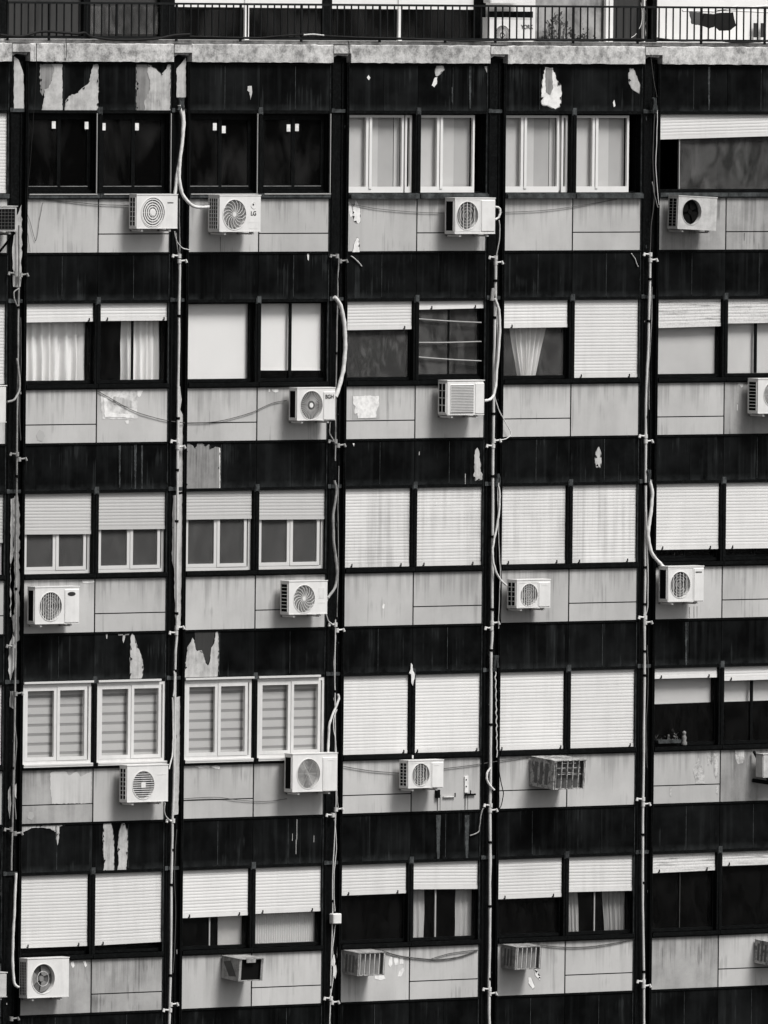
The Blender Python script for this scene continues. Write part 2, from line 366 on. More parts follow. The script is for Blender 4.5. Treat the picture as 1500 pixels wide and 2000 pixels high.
MB().box(XL(0)-.6, XR(5)+3.5, .03, .95, zc1+.003, zc1+.055).build('balcony_kerb', 'conc', B)

# ------------------------------------------------------------------ windows
_sr = random.Random(77)
def corr(mb, x0, x1, ztop, zl, zr, y=.030, pitch=.0455, mi=0):
    """slatted roller shutter curtain whose foot runs from zl to zr"""
    nb = .050; n = int((ztop-min(zl, zr)-nb)/pitch)+1
    prof = [(0, .0022), (.003, .0004), (.016, -.0016), (.030, -.0013), (.0425, .0004), (.0455, .0022)]
    nx = 6
    for s_ in range(n):
        rows = []; jy = _sr.uniform(-.0010, .0010); jt = _sr.uniform(-.0012, .0012); jb = _sr.uniform(-.0016, .0016) if _sr.random() < .3 else 0
        for dz, dy in prof:
            row = []
            for k in range(nx+1):
                t = k/nx; zb = zl+(zr-zl)*t+nb
                row.append((x0+(x1-x0)*t, y+dy+jy+jt*(dz/.0455-.5)+jb*math.sin(3.14*t), min(zb+s_*pitch+dz*(pitch/.0455), ztop+.0)))
            rows.append(row)
        if rows[0][0][2] >= ztop-.002: break
        vs = [p for r_ in rows for p in r_]; fs = []
        for a in range(len(prof)-1):
            for k in range(nx): fs.append((a*(nx+1)+k, a*(nx+1)+k+1, (a+1)*(nx+1)+k+1, (a+1)*(nx+1)+k))
        mb.add(vs, fs, mi)
    mb.add([(x0, y-.006, zl), (x1, y-.006, zr), (x1, y-.006, zr+nb), (x0, y-.006, zl+nb),
            (x0, y+.010, zl), (x1, y+.010, zr), (x1, y+.010, zr+nb), (x0, y+.010, zl+nb)],
           [(0,1,2,3),(7,6,5,4),(0,4,5,1),(3,2,6,7),(0,3,7,4),(1,5,6,2)], mi)
def stops(mb, x0, x1, zl, zr, y, mi, which=(.12, .86)):
    for t in which:
        x = x0+(x1-x0)*t; z = zl+(zr-zl)*t
        mb.box(x-.014, x+.014, y-.02, y-.0065, z+.004, z+.018, mi); mb.box(x+.004, x+.011, y-.025, y-.0065, z+.018, z+.050, mi)
def zpx(x, py, Y=.03):
    """height of a point at facade X seen on photograph row py"""
    lo = Vector((x, Y, 0)); d = lo-CAM; t = d.dot(FW)
    k = FPX/t
    u0 = 1000-k*d.dot(UP)
    return (u0-py)/(k*UP.z) if UP.z else 0
def xpx(px, Y, py): return at(px, py, Y).x
WIN = {}
def window(i, r, h, shut=None, smat='shut', frame='black', kind='slide', pane='gclear', stiles=(), y=.09, stop=(.12, .86), label=None, wide=False, fb=.045, st=.03):
    xm = XL(i)+BW/2
    a = XL(i)+.004 if h == 0 else xm+.054; b = xm-.054 if h == 0 else XR(i)-.004
    if wide: b = XR(i)-.004
    z0, z1 = GZ[r]+SILL, GZ[r]+HEAD
    fm = {'black': 'blackframe', 'white': 'pvc', 'off': 'pvcgrey', 'frame4': 'pvcmid'}[frame]
    t = .022 if frame == 'black' else .045
    W = MB().frame(a, b, y-.03, y+.05, z0-.002, z1, t, tb=fb).build('window', [fm], B, label)
    WIN[(i, r, h)] = W
    ia, ib, iz0, iz1 = a+t, b-t, z0+fb, z1-t
    if kind == 'slide':       # two sashes whose meeting stiles overlap
        mid = (ia+ib)/2
        for q, (p0, p1, yy) in enumerate(((ia, mid+st/2, y-.012), (mid-st/2, ib, y+.018))):
            MB().frame(p0, p1, yy-.012, yy+.012, iz0+.002, iz1-.002, st).build('sash', [fm], W)
            MB().box(p0+st, p1-st, yy-.003, yy+.003, iz0+.002+st, iz1-.002-st).build('pane', [pane], W)
    elif kind == 'one' and pane:
        MB().box(ia, ib, y-.003, y+.003, iz0, iz1).build('pane', [pane], W)
        for px in stiles:
            x = xpx(px[0], y-.01, (at(750,1000).z and 0) or 1000+0*px[0]) if False else at(px[0], px[1], y-.012).x
            MB().box(x-px[2]/2, x+px[2]/2, y-.022, y-.004, iz0+.001, iz1-.001).build('stile', [px[3] if len(px) > 3 else fm], W)
    elif kind == 'pvc':
        mid = (ia+ib)/2; s_ = .050
        for p0, p1, yy in ((ia, mid-.002, y-.015), (mid+.002, ib-.03, y-.022)):
            MB().frame(p0, p1, yy-.015, yy+.02, iz0+.002, iz1-.002, s_).build('sash', [fm], W)
            MB().box(p0+s_, p1-s_, yy+.002, yy+.008, iz0+.002+s_, iz1-.002-s_).build('pane', [pane], W)
    if shut:
        top = GZ[r]+BL+.005; mb = MB()
        if shut == 'closed': zl = zr = z0+.004
        else: zl, zr = zpx(a, shut[0]), zpx(b, shut[1])
        corr(mb, a+.006, b-.006, top, zl, zr)
        if stop: stops(mb, a, b, zl, zr, .030, 1, stop)
        mb.build('roller_shutter', [smat, 'dark'], W)
    return W
def cloth_sheet(name, x0, x1, z0, z1, y, amp, folds, m_, label, cat, pinch=None, seed=0, group=None, parent=None, lean=0, amp0=.35):
    """hanging fabric with vertical folds; pinch=(t, w): gathered to width w (fraction) at the foot"""
    rnd = random.Random(seed); nx, nz = folds*10, 12; ph = [rnd.uniform(.6, 1.4) for _ in range(folds+1)]
    cum = [0]
    for k in range(nx): cum.append(cum[-1]+ph[min(k*(folds)//nx, folds)])
    mb = MB(); vs = []; fs = []
    for j in range(nz+1):
        v = j/nz; z = z1+(z0-z1)*v
        for k in range(nx+1):
            u = k/nx
            if pinch:
                e = v**1.3; u2 = u*(1-e)+(pinch[0]+(u-.5)*pinch[1])*e
            else: u2 = u
            A = amp*(amp0+(1-amp0)*v)
            dy = A*math.sin(cum[k]/nx*folds*2*math.pi)+.3*A*math.sin(cum[k]*1.7/nx*folds*2*math.pi+1)
            vs.append((x0+(x1-x0)*u2+lean*v+.006*math.sin(9*v+k*.7), y+dy, z+.004*math.sin(k*1.3)))
    for j in range(nz):
        for k in range(nx): fs.append((j*(nx+1)+k, j*(nx+1)+k+1, (j+1)*(nx+1)+k+1, (j+1)*(nx+1)+k))
    mb.add(vs, fs, 0, True); o = mb.build(name, m_, parent)
    if cat: tag(o, label, cat, group)
    return o
def blind(px0, px1, py0, py1, y, m_, label, pleat=0.0, pyr=None):
    p0, p1 = at(px0, py1, y), at(px1, pyr or py1, y); z1 = at(px0, py0, y).z
    mb = MB(); n = 24 if pleat else 1
    if pleat:
        n = 60; vs = []; fs = []
        for k in range(n+1):
            x = p0.x+(p1.x-p0.x)*k/n; dy = pleat*(k % 2)
            vs += [(x, y+dy, p0.z+(p1.z-p0.z)*k/n), (x, y+dy, z1)]
        for k in range(n): fs.append((2*k, 2*k+2, 2*k+3, 2*k+1))
        mb.add(vs, fs)
    else:
        mb.prism([(p0.x, p0.z), (p1.x, p1.z), (p1.x, z1), (p0.x, z1)], y, y+.003)
        mb.prism([(p0.x, p0.z), (p1.x, p1.z), (p1.x, p1.z+.018), (p0.x, p0.z+.018)], y-.006, y-.001)
    return tag(mb.build('window_blind', m_), label, 'blind')
ZW = lambda r: (GZ[r]+SILL, GZ[r]+HEAD)

# left sliver bay
window(0, 1, 1, 'closed'); window(0, 2, 1, 'closed'); window(0, 3, 1, (1060, 1060), 'shutgrey', 'white', 'pvc', 'gdusty')
window(0, 4, 1, 'closed'); window(0, 5, 1, (1752, 1750))
for r in range(1, 6): window(0, r, 0, 'closed')
# row 1
for i in (1, 2):
    for h in (0, 1):
        W = window(i, 1, h, None, frame='black', kind='slide', pane='gdark', label='black sliding window with small white stickers on its panes', st=.065)
        s_ = (XL(i)+BW/2) if h == 0 else XR(i)
        p0_, p1_ = (XL(i)+.08, XL(i)+BW/2-.13) if h == 0 else (XL(i)+BW/2+.13, XR(i)-.08); pm = (p0_+p1_)/2
        for u0, u1, yy in ((p0_, pm-.03, .062), (pm+.04, p1_, .092)):
            MB().box(u0, u1, yy-.003, yy+.001, GZ[1]+SILL+.093, GZ[1]+SILL+.100).build('glazing_bead', 'wallg', W)
        MB().box(s_-.052-.012 if h == 0 else s_-.012, s_-.052 if h == 0 else s_, -.028, -.014, GZ[1]+SILL, GZ[1]+HEAD).build('edge_trim', 'alu', W)
        MB().box(XL(i)+.01 if h == 0 else XL(i)+BW/2+.06, (XL(i)+BW/2-.06) if h == 0 else XR(i)-.01, -.052, -.043, GZ[1]+SILL-.022, GZ[1]+SILL-.006).build('sill_trim', 'alu', W)
for px, py, k in ((105, 244, (1,1,0)), (169, 245, (1,1,0)), (202.5, 247.5, (1,1,1)), (267.5, 247.5, (1,1,1)), (419.5, 247.5, (2,1,0)), (437, 253, (2,1,0)), (563.5, 250, (2,1,1)), (580, 249, (2,1,1))):
    p = at(px, py, .055); MB().box(p.x-.034, p.x+.034, .054, .057, p.z-.052, p.z+.052).build('sticker', 'flake', WIN[k])
for i, px in ((3, (718.5, 783.5, 797.5, 857, 921.5)), (4, (1021, 1087, 1103, 1160.5, 1223))):
    for h in (0, 1):
        xm = XL(i)+BW/2; a = XL(i)+.004 if h == 0 else xm+.054; b = xm-.054 if h == 0 else XR(i)-.004
        z0, z1 = ZW(1); z1 -= .02
        W = MB().frame(a, b, .10, .17, z0-.002, z1+.02, .02, tb=.02).build('window', 'blackframe', B, 'white framed sliding window pushed open')
        y = .085
        if h == 0: segs = [(a, at(px[1]+3, 300, y).x, (px[0],)), (at(px[2]-8, 300, y).x, b, ())]
        else: segs = [(a, at(px[4]+3.5, 300, y).x, (px[3],))]
        for s0, s1, st in segs:
            mb = MB().frame(s0, s1, y-.02, y+.015, z0, z1, .035, tb=.085)
            for q in st: x = at(q, 300, y).x; mb.box(x-.052, x-.006, y-.02, y+.015, z0+.085, z1-.035); mb.box(x+.003, x+.050, y-.032, y+.003, z0+.055, z1-.03)
            mb.build('sash', 'pvc', W); MB().box(s0+.035, s1-.035, y+.004, y+.008, z0+.085, z1-.035).build('pane', 'gclear', W)
            lab = {(3,0,0): 'pale panel blind behind the wide left pane above the peeling white flakes', (3,0,1): 'narrow pale blind strip left of the mullion above the unit beside the third pipe',
                   (3,1,0): 'pale blind behind the window directly over the barred unit in the top row', (4,0,0): 'pale blind in the window left of the hanging top row cable end',
                   (4,0,1): 'narrow pale blind strip in the fourth bay of the top row', (4,1,0): 'pale blind with a dark right strip in the top row next to the wide shutter'}[(i, h, segs.index((s0, s1, st)))]
            mb = MB(); ww = s1-s0
            if ww > .5:
                c1 = s0+ww*(.62 if h == 0 else .70)
                mb.prism([(s0+.01, z0+.02), (c1, z0+.02), (c1, z1), (s0+.01, z1)], .150, .154)
                mb.prism([(c1+.004, z0+.02), (s1-.02-(.10 if h == 0 else 0), z0+.02), (s1-.02-(.10 if h == 0 else 0), z1), (c1+.004, z1)], .158, .162, 1)
                if h == 0: mb.prism([(s1-.115, z0+.02), (s1-.01, z0+.02), (s1-.01, z1), (s1-.115, z1)], .150, .154)
            else: mb.prism([(s0+.01, z0+.02), (s1-.01, z0+.02), (s1-.01, z1), (s0+.01, z1)], .150, .154)
            tag(mb.build('window_blind', ['blindgrey', 'blinddark']), lab, 'blind')
W = window(5, 1, 0, (273, 265), 'shut', 'black', 'none', 'gdusty', (), wide=True, stop=None)
z0, z1 = ZW(1); x = at(1325, 340, .08).x
MB().box(x-.014, x+.0, .05, .078, z0+.045, z1-.022).build('sash', 'alu', W); MB().box(x+.002, XR(5)-.03, .087, .093, z0+.045, z1-.022).build('pane', 'gdusty', W)
# row 2
window(1, 2, 0, (630, 628), kind='one', stop=(.93,)); window(1, 2, 1, (627, 626), kind='one', stiles=((258, 690, .035),), stop=(.11, .94))
cloth_sheet('curtain', XL(1)+.02, XL(1)+1.27, GZ[2]+SILL+.01, GZ[2]+HEAD, .20, .042, 9, 'curtain', 'full width cream curtain in soft folds, leftmost window of the second row', 'curtain', seed=3)
xa, xb = at(236, 690, .2).x, at(327, 690, .2).x
cloth_sheet('curtain', xa, xb, GZ[2]+SILL+.01, GZ[2]+HEAD, .20, .038, 6, 'curtain', 'cream curtain drawn halfway across an open black window in the second row', 'curtain', seed=5)
window(2, 2, 0, None, kind='one', stiles=((487, 670, .03),)); window(2, 2, 1, None, kind='one', stiles=((566, 670, .05),))
blind(352, 487, 592, 746, .135, 'blind', 'large plain white blind fully lowered, second bay of the second row')
blind(490, 622+6, 592, 723.5, .135, 'blind', 'white blind stopping short of the sill above the air conditioner marked BGH')
window(3, 2, 0, (645, 643), pane='gsmudge', kind='one', stop=(.88,)); W = window(3, 2, 1, (605, 602), pane='gdusty', stop=(.2, .86))
window(4, 2, 0, (641, 639), pane='gsmoke', kind='one', stop=(.14,)); window(4, 2, 1, 'closed')
a, b = at(990, 690, .2).x, at(1069, 690, .2).x
cloth_sheet('curtain', a, b, GZ[2]+SILL+.0, GZ[2]+HEAD, .20, .036, 7, 'curtain', 'curtain gathered to a narrow waist behind dark glass in the fourth bay', 'curtain', pinch=(.46, .36), seed=9, amp0=.8)
window(5, 2, 0, (641, 637), 'shutdirty', kind='one', stop=None); window(5, 2, 1, (632, 630), 'shutdirty', kind='one', stiles=((1475, 690, .05),), stop=None)
blind(1268, 1398, 630, 737, .135, 'blindgrey', 'pale grey blind below the dirt streaked shutter, left half of the last bay')
blind(1414, 1560, 622, 733, .135, 'blindgrey', 'pale grey blind behind two panes at the right edge of the second row')
for k, (q0, q1, nm) in enumerate((((813, 622.5), (940, 630), 'uppermost'), ((813, 669), (940, 667), 'middle'), ((813, 697), (940, 705), 'lowest'))):
    p0, p1 = at(*q0, .045), at(*q1, .045)
    tag(MB().tube(spline([p0, (p0+p1)/2-Vector((0, 0, .006)), p1], 5), .009, 6).build('clothes_line', 'alu'), nm+' of the three lines strung across the dark window above the square grille unit', 'clothes line', 'clothes lines across one window')
# row 3
for (i, h, s_) in ((1, 0, (1044, 1043)), (1, 1, (1034.5, 1033)), (2, 0, (1015, 1013)), (2, 1, (1015, 1014))):
    window(i, 3, h, s_, 'shutgrey', 'off', 'pvc', 'gmilk', stop=None, y=.085)
for i in (3, 4):
    for h in (0, 1): window(i, 3, h, 'closed', 'shutstain')
window(5, 3, 0, (1074, 1072), label=None); window(5, 3, 1, (1072, 1070))
# row 4
for i in (1, 2):
    for h in (0, 1):
        W = window(i, 4, h, None, 'shut', 'frame4', 'pvc', 'gclear', y=.025)
        xm = XL(i)+BW/2; a = XL(i)+.004 if h == 0 else xm+.054; b = xm-.054 if h == 0 else XR(i)-.004; z0, z1 = ZW(4)
        MB().box(a-.0, b+.015, -.045, .0, z0-.045, z0+.002).box(a, b+.015, -.050, -.0455, z0-.022, z0-.008).build('window_sill', 'pvcgrey', W)
        MB().box(a, b+(.02 if h == 0 else -.1), -.045, .0, z1+.006, z1+.035).build('head_flashing', 'pvcgrey', W)
        mb = MB(); n = 8; zz = z1-.03; hh = (z1-z0-.06)/n
        for k in range(n):
            mb.prism([(a+.05, zz-(k+1)*hh+.002), (b-.06, zz-(k+1)*hh+.002), (b-.06, zz-k*hh-hh*.28), (a+.05, zz-k*hh-hh*.28)], .075, .077, 0)
            mb.prism([(a+.05, zz-k*hh-hh*.30), (b-.06, zz-k*hh-hh*.30), (b-.06, zz-k*hh+.004), (a+.05, zz-k*hh+.004)], .0775, .0795, 1)
        lab = {(1,0): 'striped day and night blind in the leftmost white window of the fourth row', (1,1): 'striped blind behind the white window above the unit with the square fan centre',
               (2,0): 'striped blind in the white window just right of the first thick pipe, fourth row', (2,1): 'striped blind behind the white window above the large air conditioner of the second bay'}[(i, h)]
        tag(mb.build('window_blind', ['zebra', 'zebradark']), lab, 'blind')
for i in (3, 4):
    for h in (0, 1): window(i, 4, h, 'closed', stop=(.93,) if (i+h) % 2 else (.05, .95))
window(5, 4, 0, (1326, 1323), kind='one', pane='gclear'); window(5, 4, 1, (1330, 1326), kind='one', pane='gclear', stiles=((1467, 1400, .05),))
blind(1262, 1396, 1318, 1376, .15, 'blindgrey', 'short grey roller blind over the dark window holding a plant and an ornament', pyr=1371)
blind(1409, 1560, 1318, 1371, .15, 'blindgrey', 'short grey roller blind at the right edge of the fourth row', pyr=1366)
# row 5
window(1, 5, 0, (1853, 1848), 'shutdim'); window(1, 5, 1, (1847.5, 1840), 'shutdim', stop=(.13,))
window(2, 5, 0, (1794, 1788), kind='one', stiles=((408.5, 1820, .022, 'alu'),)); window(2, 5, 1, (1785.5, 1780), kind='one')
blind(425, 478, 1780, 1850, .17, 'curtain', 'pale pleated blind strip beside a black open pane, second bay of the bottom row', pleat=.02)
blind(486, 620, 1770, 1852, .15, 'blindgrey', 'finely pleated grey blind across the lower half of a bottom row window', pleat=.012)
W = window(3, 5, 0, (1750, 1745), 'shutdim', kind='one', pane='gclear', stiles=((790, 1800, .014, 'alu'),)); window(3, 5, 1, (1737.5, 1736.5), 'shutdim', kind='one', stiles=((849.5, 1800, .025, 'alu'),), stop=None)
a, b = at(792, 1780, .2).x, at(826, 1780, .2).x
cloth_sheet('curtain', a, b, GZ[5]+SILL, GZ[5]+HEAD, .17, .012, 3, 'curtdim', 'pale curtain gathered at the left side of the bottom row window in the third bay', 'curtain', seed=2)
a, b = at(888, 1780, .2).x, at(924, 1780, .2).x
cloth_sheet('curtain', a, b, GZ[5]+SILL, GZ[5]+HEAD, .17, .014, 4, 'curtdim', 'pale curtain gathered at the right side of the bottom row window in the third bay', 'curtain', seed=4, lean=-.02)
window(4, 5, 0, (1757, 1752), 'shutdim', kind='one', pane='gclear', stiles=((1094, 1800, .014, 'alu'),)); window(4, 5, 1, (1743, 1740), 'shutdim', kind='one', stiles=((1160, 1800, .020, 'alu'),), stop=None)
a, b = at(1098, 1780, .2).x, at(1121, 1780, .2).x
cloth_sheet('curtain', a, b, GZ[5]+SILL, GZ[5]+HEAD, .17, .012, 3, 'curtgrey', 'dim net curtain leaning at the left side of the fourth bay, bottom row', 'curtain', seed=6, lean=.08)
a, b = at(1172, 1780, .2).x, at(1226, 1780, .2).x
cloth_sheet('curtain', a, b, GZ[5]+SILL, GZ[5]+HEAD, .19, .018, 6, 'curtgrey', 'dim crossed net curtain at the right side of the fourth bay, bottom row', 'curtain', seed=8, pinch=(.55, .8))
window(5, 5, 0, (1706, 1700), 'shutdirty', kind='one', pane='gclear', stiles=((1327, 1760, .006, 'cable'), (1392, 1760, .006, 'blackframe'))); window(5, 5, 1, (1692, 1688), 'shutdirty', kind='one', pane='gclear')

# ------------------------------------------------------------------ peeled and bare patches on the panels
def which(px, py):
    p = at(px, py, 0)
    i = min(5, max(0, int(math.floor((p.x-XL(0))/BP)))); h = 1 if p.x > XL(i)+BW/2 else 0
    for r in range(1, 6):
        if GZ[r]-.02 <= p.z <= GZ[r]+GT+.1: return panels[('g', i, r, h)]
        if GZ[r]-.70 <= p.z < GZ[r]: return panels[('b', i, r, h)]
    return panels[('b', i, 0, h)]
def rough(pts, amp, seed, step=4.0):
    rnd = random.Random(seed); out = []
    for k in range(len(pts)):
        a, b = pts[k], pts[(k+1) % len(pts)]; d = math.hypot(b[0]-a[0], b[1]-a[1]); n = max(1, int(d/step))
        for j in range(n):
            t = j/n; e = 0 if j == 0 else 1
            out.append((a[0]+(b[0]-a[0])*t+e*rnd.uniform(-amp, amp), a[1]+(b[1]-a[1])*t+e*rnd.uniform(-amp, amp)))
    return out
PN = [0]
def patch(pts, m_='bare', amp=1.0, y=-.003, parent=None, org=(0, 0), sc=1.0, th=.004):
    pts = [(org[0]+x/sc, org[1]+z/sc) for x, z in pts]; PN[0] += 1
    par = parent or which(sum(p[0] for p in pts)/len(pts), sum(p[1] for p in pts)/len(pts))
    q = [(lambda v: (v.x, v.z))(at(x, z_, y)) for x, z_ in rough(pts, amp*.9, PN[0], 3.2)]
    mb = MB().prism(q, y, y+th); mats = [m_]
    cx = sum(p[0] for p in q)/len(q); cz = sum(p[1] for p in q)/len(q); w0 = max(p[0] for p in q)-min(p[0] for p in q); h0 = max(p[1] for p in q)-min(p[1] for p in q)
    if m_ in ('bare', 'flake', 'baredark') and w0*h0 > .02 and y > -.0045:
        rnd = random.Random(PN[0]*31); mats = [m_, 'wallg', 'blackframe']
        o2 = []
        for (x, z) in q:
            d = math.hypot(x-cx, z-cz) or 1; e_ = rnd.uniform(.0, .016); o2.append((x+(x-cx)/d*e_, z+(z-cz)/d*e_))
        mb.prism(o2, y+.0012, y+th, 1)
        for k in range(0, len(q)-2, 3):
            if rnd.random() < .28:      # curled paint flakes lifting off the edge
                (xa, za), (xb, zb) = q[k], q[k+2]; d = math.hypot((xa+xb)/2-cx, (za+zb)/2-cz) or 1; g_ = rnd.uniform(.012, .035)
                xt = (xa+xb)/2-((xa+xb)/2-cx)/d*g_; zt = (za+zb)/2-((za+zb)/2-cz)/d*g_; yo = rnd.uniform(.006, .018)
                mb.add([(xa, y-.001, za), (xb, y-.001, zb), (xt, y-yo, zt), (xa, y+.001, za), (xb, y+.001, zb), (xt, y-yo+.002, zt)], [(0, 1, 2), (5, 4, 3), (0, 2, 5, 3), (1, 4, 5, 2), (0, 3, 4, 1)], 2)
    return mb.build('peeled_patch', mats, par)
def patchX(pts, X, m_='bare', amp=.8, parent=None):
    PN[0] += 1; a, b = X-.226, X+.006
    q = [(lambda v: (min(max(v.x, a), b), v.z))(at(x, z_, .012)) for x, z_ in rough(pts, amp, PN[0], 7)]
    return MB().prism(q, .012, .0155).build('peeled_patch', m_, parent or B)
Z3 = dict(org=(0, 0), sc=3); Z3c = dict(org=(1000, 0), sc=3); Z3b = dict(org=(500, 0), sc=3)
patch([(235,372),(300,368),(318,400),(300,480),(285,515),(258,525),(250,560),(240,540)], 'baredark', **Z3)
patch([(300,368),(365,366),(365,650),(245,650),(262,570),(258,525),(285,515),(300,480),(318,400)], y=-.005, **Z3)
patch([(545,385),(576,372),(572,655),(380,652),(385,600),(405,562),(460,545),(480,520),(520,490),(530,440)], **Z3)
patch([(800,372),(870,380),(905,400),(940,430),(960,430),(1000,380),(1000,657),(800,655)], 'baredark', **Z3)
patch([(868,378),(905,402),(945,436),(975,405),(985,378),(1000,376),(998,657),(850,655),(845,600),(880,520),(880,470),(862,420)], y=-.008, **Z3)
patch([(1452,505),(1475,503),(1478,540),(1468,585),(1462,540),(1450,530)], 'bare', .5, **Z3)
patch([(650,455),(660,440),(670,455),(662,470)], 'flake', .3, **Z3b)
patch([(1060,385),(1095,383),(1102,410),(1080,430),(1060,448),(1050,430)], 'bare', .6, **Z3b)
patch([(1048,455),(1062,452),(1060,490),(1045,512),(1030,500)], 'flake', .5, **Z3b)
patch([(1340,390),(1360,388),(1362,440),(1350,420)], 'bare', .4, **Z3b)
patch([(195,395),(240,400),(262,470),(285,500),(290,560),(280,620),(255,638),(225,625),(175,610),(175,545),(185,440)], 'flake', 1.2, **Z3c)
patch([(200,400),(236,402),(240,520),(225,555),(200,540),(196,450)], 'baredark', .8, y=-.007, **Z3c)
patch([(690,400),(712,405),(730,450),(750,500),(745,545),(715,530),(690,490),(685,440)], 'bare', .8, **Z3c)
patch([(592,600),(600,585),(606,620),(597,628)], 'flake', .3, **Z3c)
A5 = dict(org=(330, 200), sc=3.75)
patch([(1350,760),(1368,712),(1385,740),(1402,790),(1402,870),(1390,888),(1355,870),(1345,820)], 'flake', .6, **A5)
patch([(1316,728),(1335,745),(1348,830),(1330,840),(1318,800)], 'flake', .5, **A5)
patch([(1345,1096),(1362,1020),(1378,990),(1392,1000),(1396,1096)], 'flake', .5, **A5)
patch([(1012,1105),(1026,1108),(1024,1160),(1016,1150)], 'flake', .2, **A5)
A6 = dict(org=(330, 560), sc=4.054)
patch([(137,1245),(160,1238),(190,1262),(210,1290),(235,1240),(262,1240),(290,1262),(318,1252),(335,1285),(365,1272),(404,1278),(404,1605),(137,1612)], 'baredark', 1.0, **A6)
patch([(398,1282),(406,1278),(406,1605),(400,1605)], 'flake', .2, y=-.007, **A6)
A7 = dict(org=(640, 560), sc=4.054)
patch([(1186,1275),(1200,1310),(1205,1380),(1210,1460),(1225,1480),(1222,1530),(1170,1530),(1155,1500),(1165,1450),(1163,1340),(1172,1290)], 'bare', .8, **A7)
patch([(198,1240),(212,1240),(208,1265)], 'flake', .2, **A7)
patch([(193,862),(240,858),(400,862),(410,870),(410,1045),(193,1050)], 'blinddark', .4, **A7)
patch([(200,866),(340,862),(372,868),(405,864),(408,935),(396,960),(384,1000),(384,1036),(240,1043),(236,1000),(214,1008),(210,985),(222,950),(203,930),(200,870)], 'flake', .6, y=-.008, **A7)
A8 = dict(org=(940, 560), sc=4.286)
patch([(985,1342),(1003,1390),(1005,1440),(998,1510),(965,1512),(956,1470),(960,1390)], 'bare', .7, **A8)
A9 = dict(org=(0, 560), sc=4.054)
patch([(795,825),(850,820),(1070,822),(1085,860),(1090,1040),(1060,1052),(810,1045),(800,960)], 'patchy', 1.2, **A9)
patch([(820,880),(850,880),(850,990),(900,1000),(1000,1010),(1062,1020),(1062,1040),(830,1030)], 'flake', .8, y=-.007, **A9)
patch([(900,870),(980,880),(1040,900),(1050,960),(960,940),(900,930)], 'bare', 1.2, y=-.007, **A9)
patch([(1088,822),(1135,822),(1120,850),(1105,875),(1090,868)], 'flake', .7, **A9)
patch([(990,1065),(1020,1055),(1018,1085),(1000,1085)], 'flake', .4, **A9)
patch([(290,1175),(315,1130),(345,1150),(358,1185),(335,1225),(295,1215)], 'blinddark', .8, **A9)
C1z = dict(org=(0, 920), sc=4.054)
patch([(1048,1285),(1065,1310),(1080,1370),(1110,1440),(1135,1540),(1130,1610),(1112,1665),(1032,1668),(1032,1500),(1036,1320)], 'bare', .6, **C1z)
patch([(975,1290),(992,1290),(988,1330),(978,1362),(970,1340)], 'bare', .3, **C1z)
patch([(838,1292),(852,1292),(848,1330),(842,1325)], 'bare', .2, **C1z)
patch([(935,1290),(1025,1288),(1020,1298),(940,1302)], 'bare', .4, **C1z)
patch([(650,868),(745,862),(748,880),(700,888),(655,885)], 'flake', .5, **C1z)
C2z = dict(org=(330, 920), sc=4.054)
patch([(120,1650),(150,1400),(190,1325),(200,1340),(210,1400),(225,1425),(260,1420),(278,1460),(290,1520),(310,1542),(325,1500),(335,1400),(355,1370),(375,1268),(388,1270),(393,1350),(388,1645)], 'bare', .8, **C2z)
patch([(205,1275),(365,1272),(350,1365),(335,1400),(322,1490),(308,1530),(290,1510),(276,1450),(255,1415),(225,1420),(208,1390)], 'walld', .6, **C2z)
C3z = dict(org=(640, 920), sc=4.054)
patch([(432,1080),(440,1050),(452,1055),(448,1085),(438,1092)], 'flake', .3, **C3z)
D1z = dict(org=(0, 1300), sc=4.054)
patch([(400,850),(425,840),(520,838),(545,870),(610,840),(640,880),(700,850),(724,842),(724,1090),(410,1095),(398,960)], 'washed', 1.0, **D1z)
patch([(165,1340),(165,1268),(240,1262),(330,1268),(345,1262),(440,1262),(438,1318),(400,1290),(330,1282),(250,1285),(200,1310)], 'bare', .8, **D1z)
patch([(448,1262),(520,1262),(470,1275),(466,1380),(456,1422),(448,1380)], 'bare', .3, **D1z)
patch([(822,1250),(880,1248),(900,1340),(905,1625),(815,1630),(826,1580),(820,1440),(816,1330)], 'bare', .6, **D1z)
patch([(968,1248),(985,1248),(1008,1310),(1012,1400),(1000,1610),(1002,1620),(928,1622),(942,1560),(936,1430),(944,1320)], 'bare', .6, **D1z)
patch([(225,1160),(262,1160),(272,1195),(250,1225),(218,1210)], 'blinddark', .8, **D1z)
D2z = dict(org=(330, 1300), sc=4.054)
patch([(200,792),(310,790),(330,805),(370,790),(405,800),(400,822),(340,806),(240,812)], 'flake', .7, **D2z)
D5z = dict(org=(1200, 1280), sc=4.878)
patch([(800,975),(820,1030),(845,1080),(860,1140),(858,1222),(775,1222),(765,1160),(748,1095),(775,1030)], 'conc', .5, **D5z)
patch([(880,915),(938,915),(940,1000),(925,1040),(908,1000),(900,1050),(888,1050)], 'conc', .4, **D5z)
patch([(948,930),(990,925),(990,1150),(965,1175),(950,1120)], 'conc', .4, **D5z)
patch([(528,1252),(546,1252),(545,1340),(532,1345)], 'conc', .2, **D5z)
patch([(970,1245),(988,1245),(982,1325),(970,1310)], 'conc', .2, **D5z)
patch([(1152,905),(1238,902),(1240,990),(1215,1035),(1175,1035),(1155,990)], 'conc', .5, **D5z)
E3z = dict(org=(640, 1600), sc=4.054)
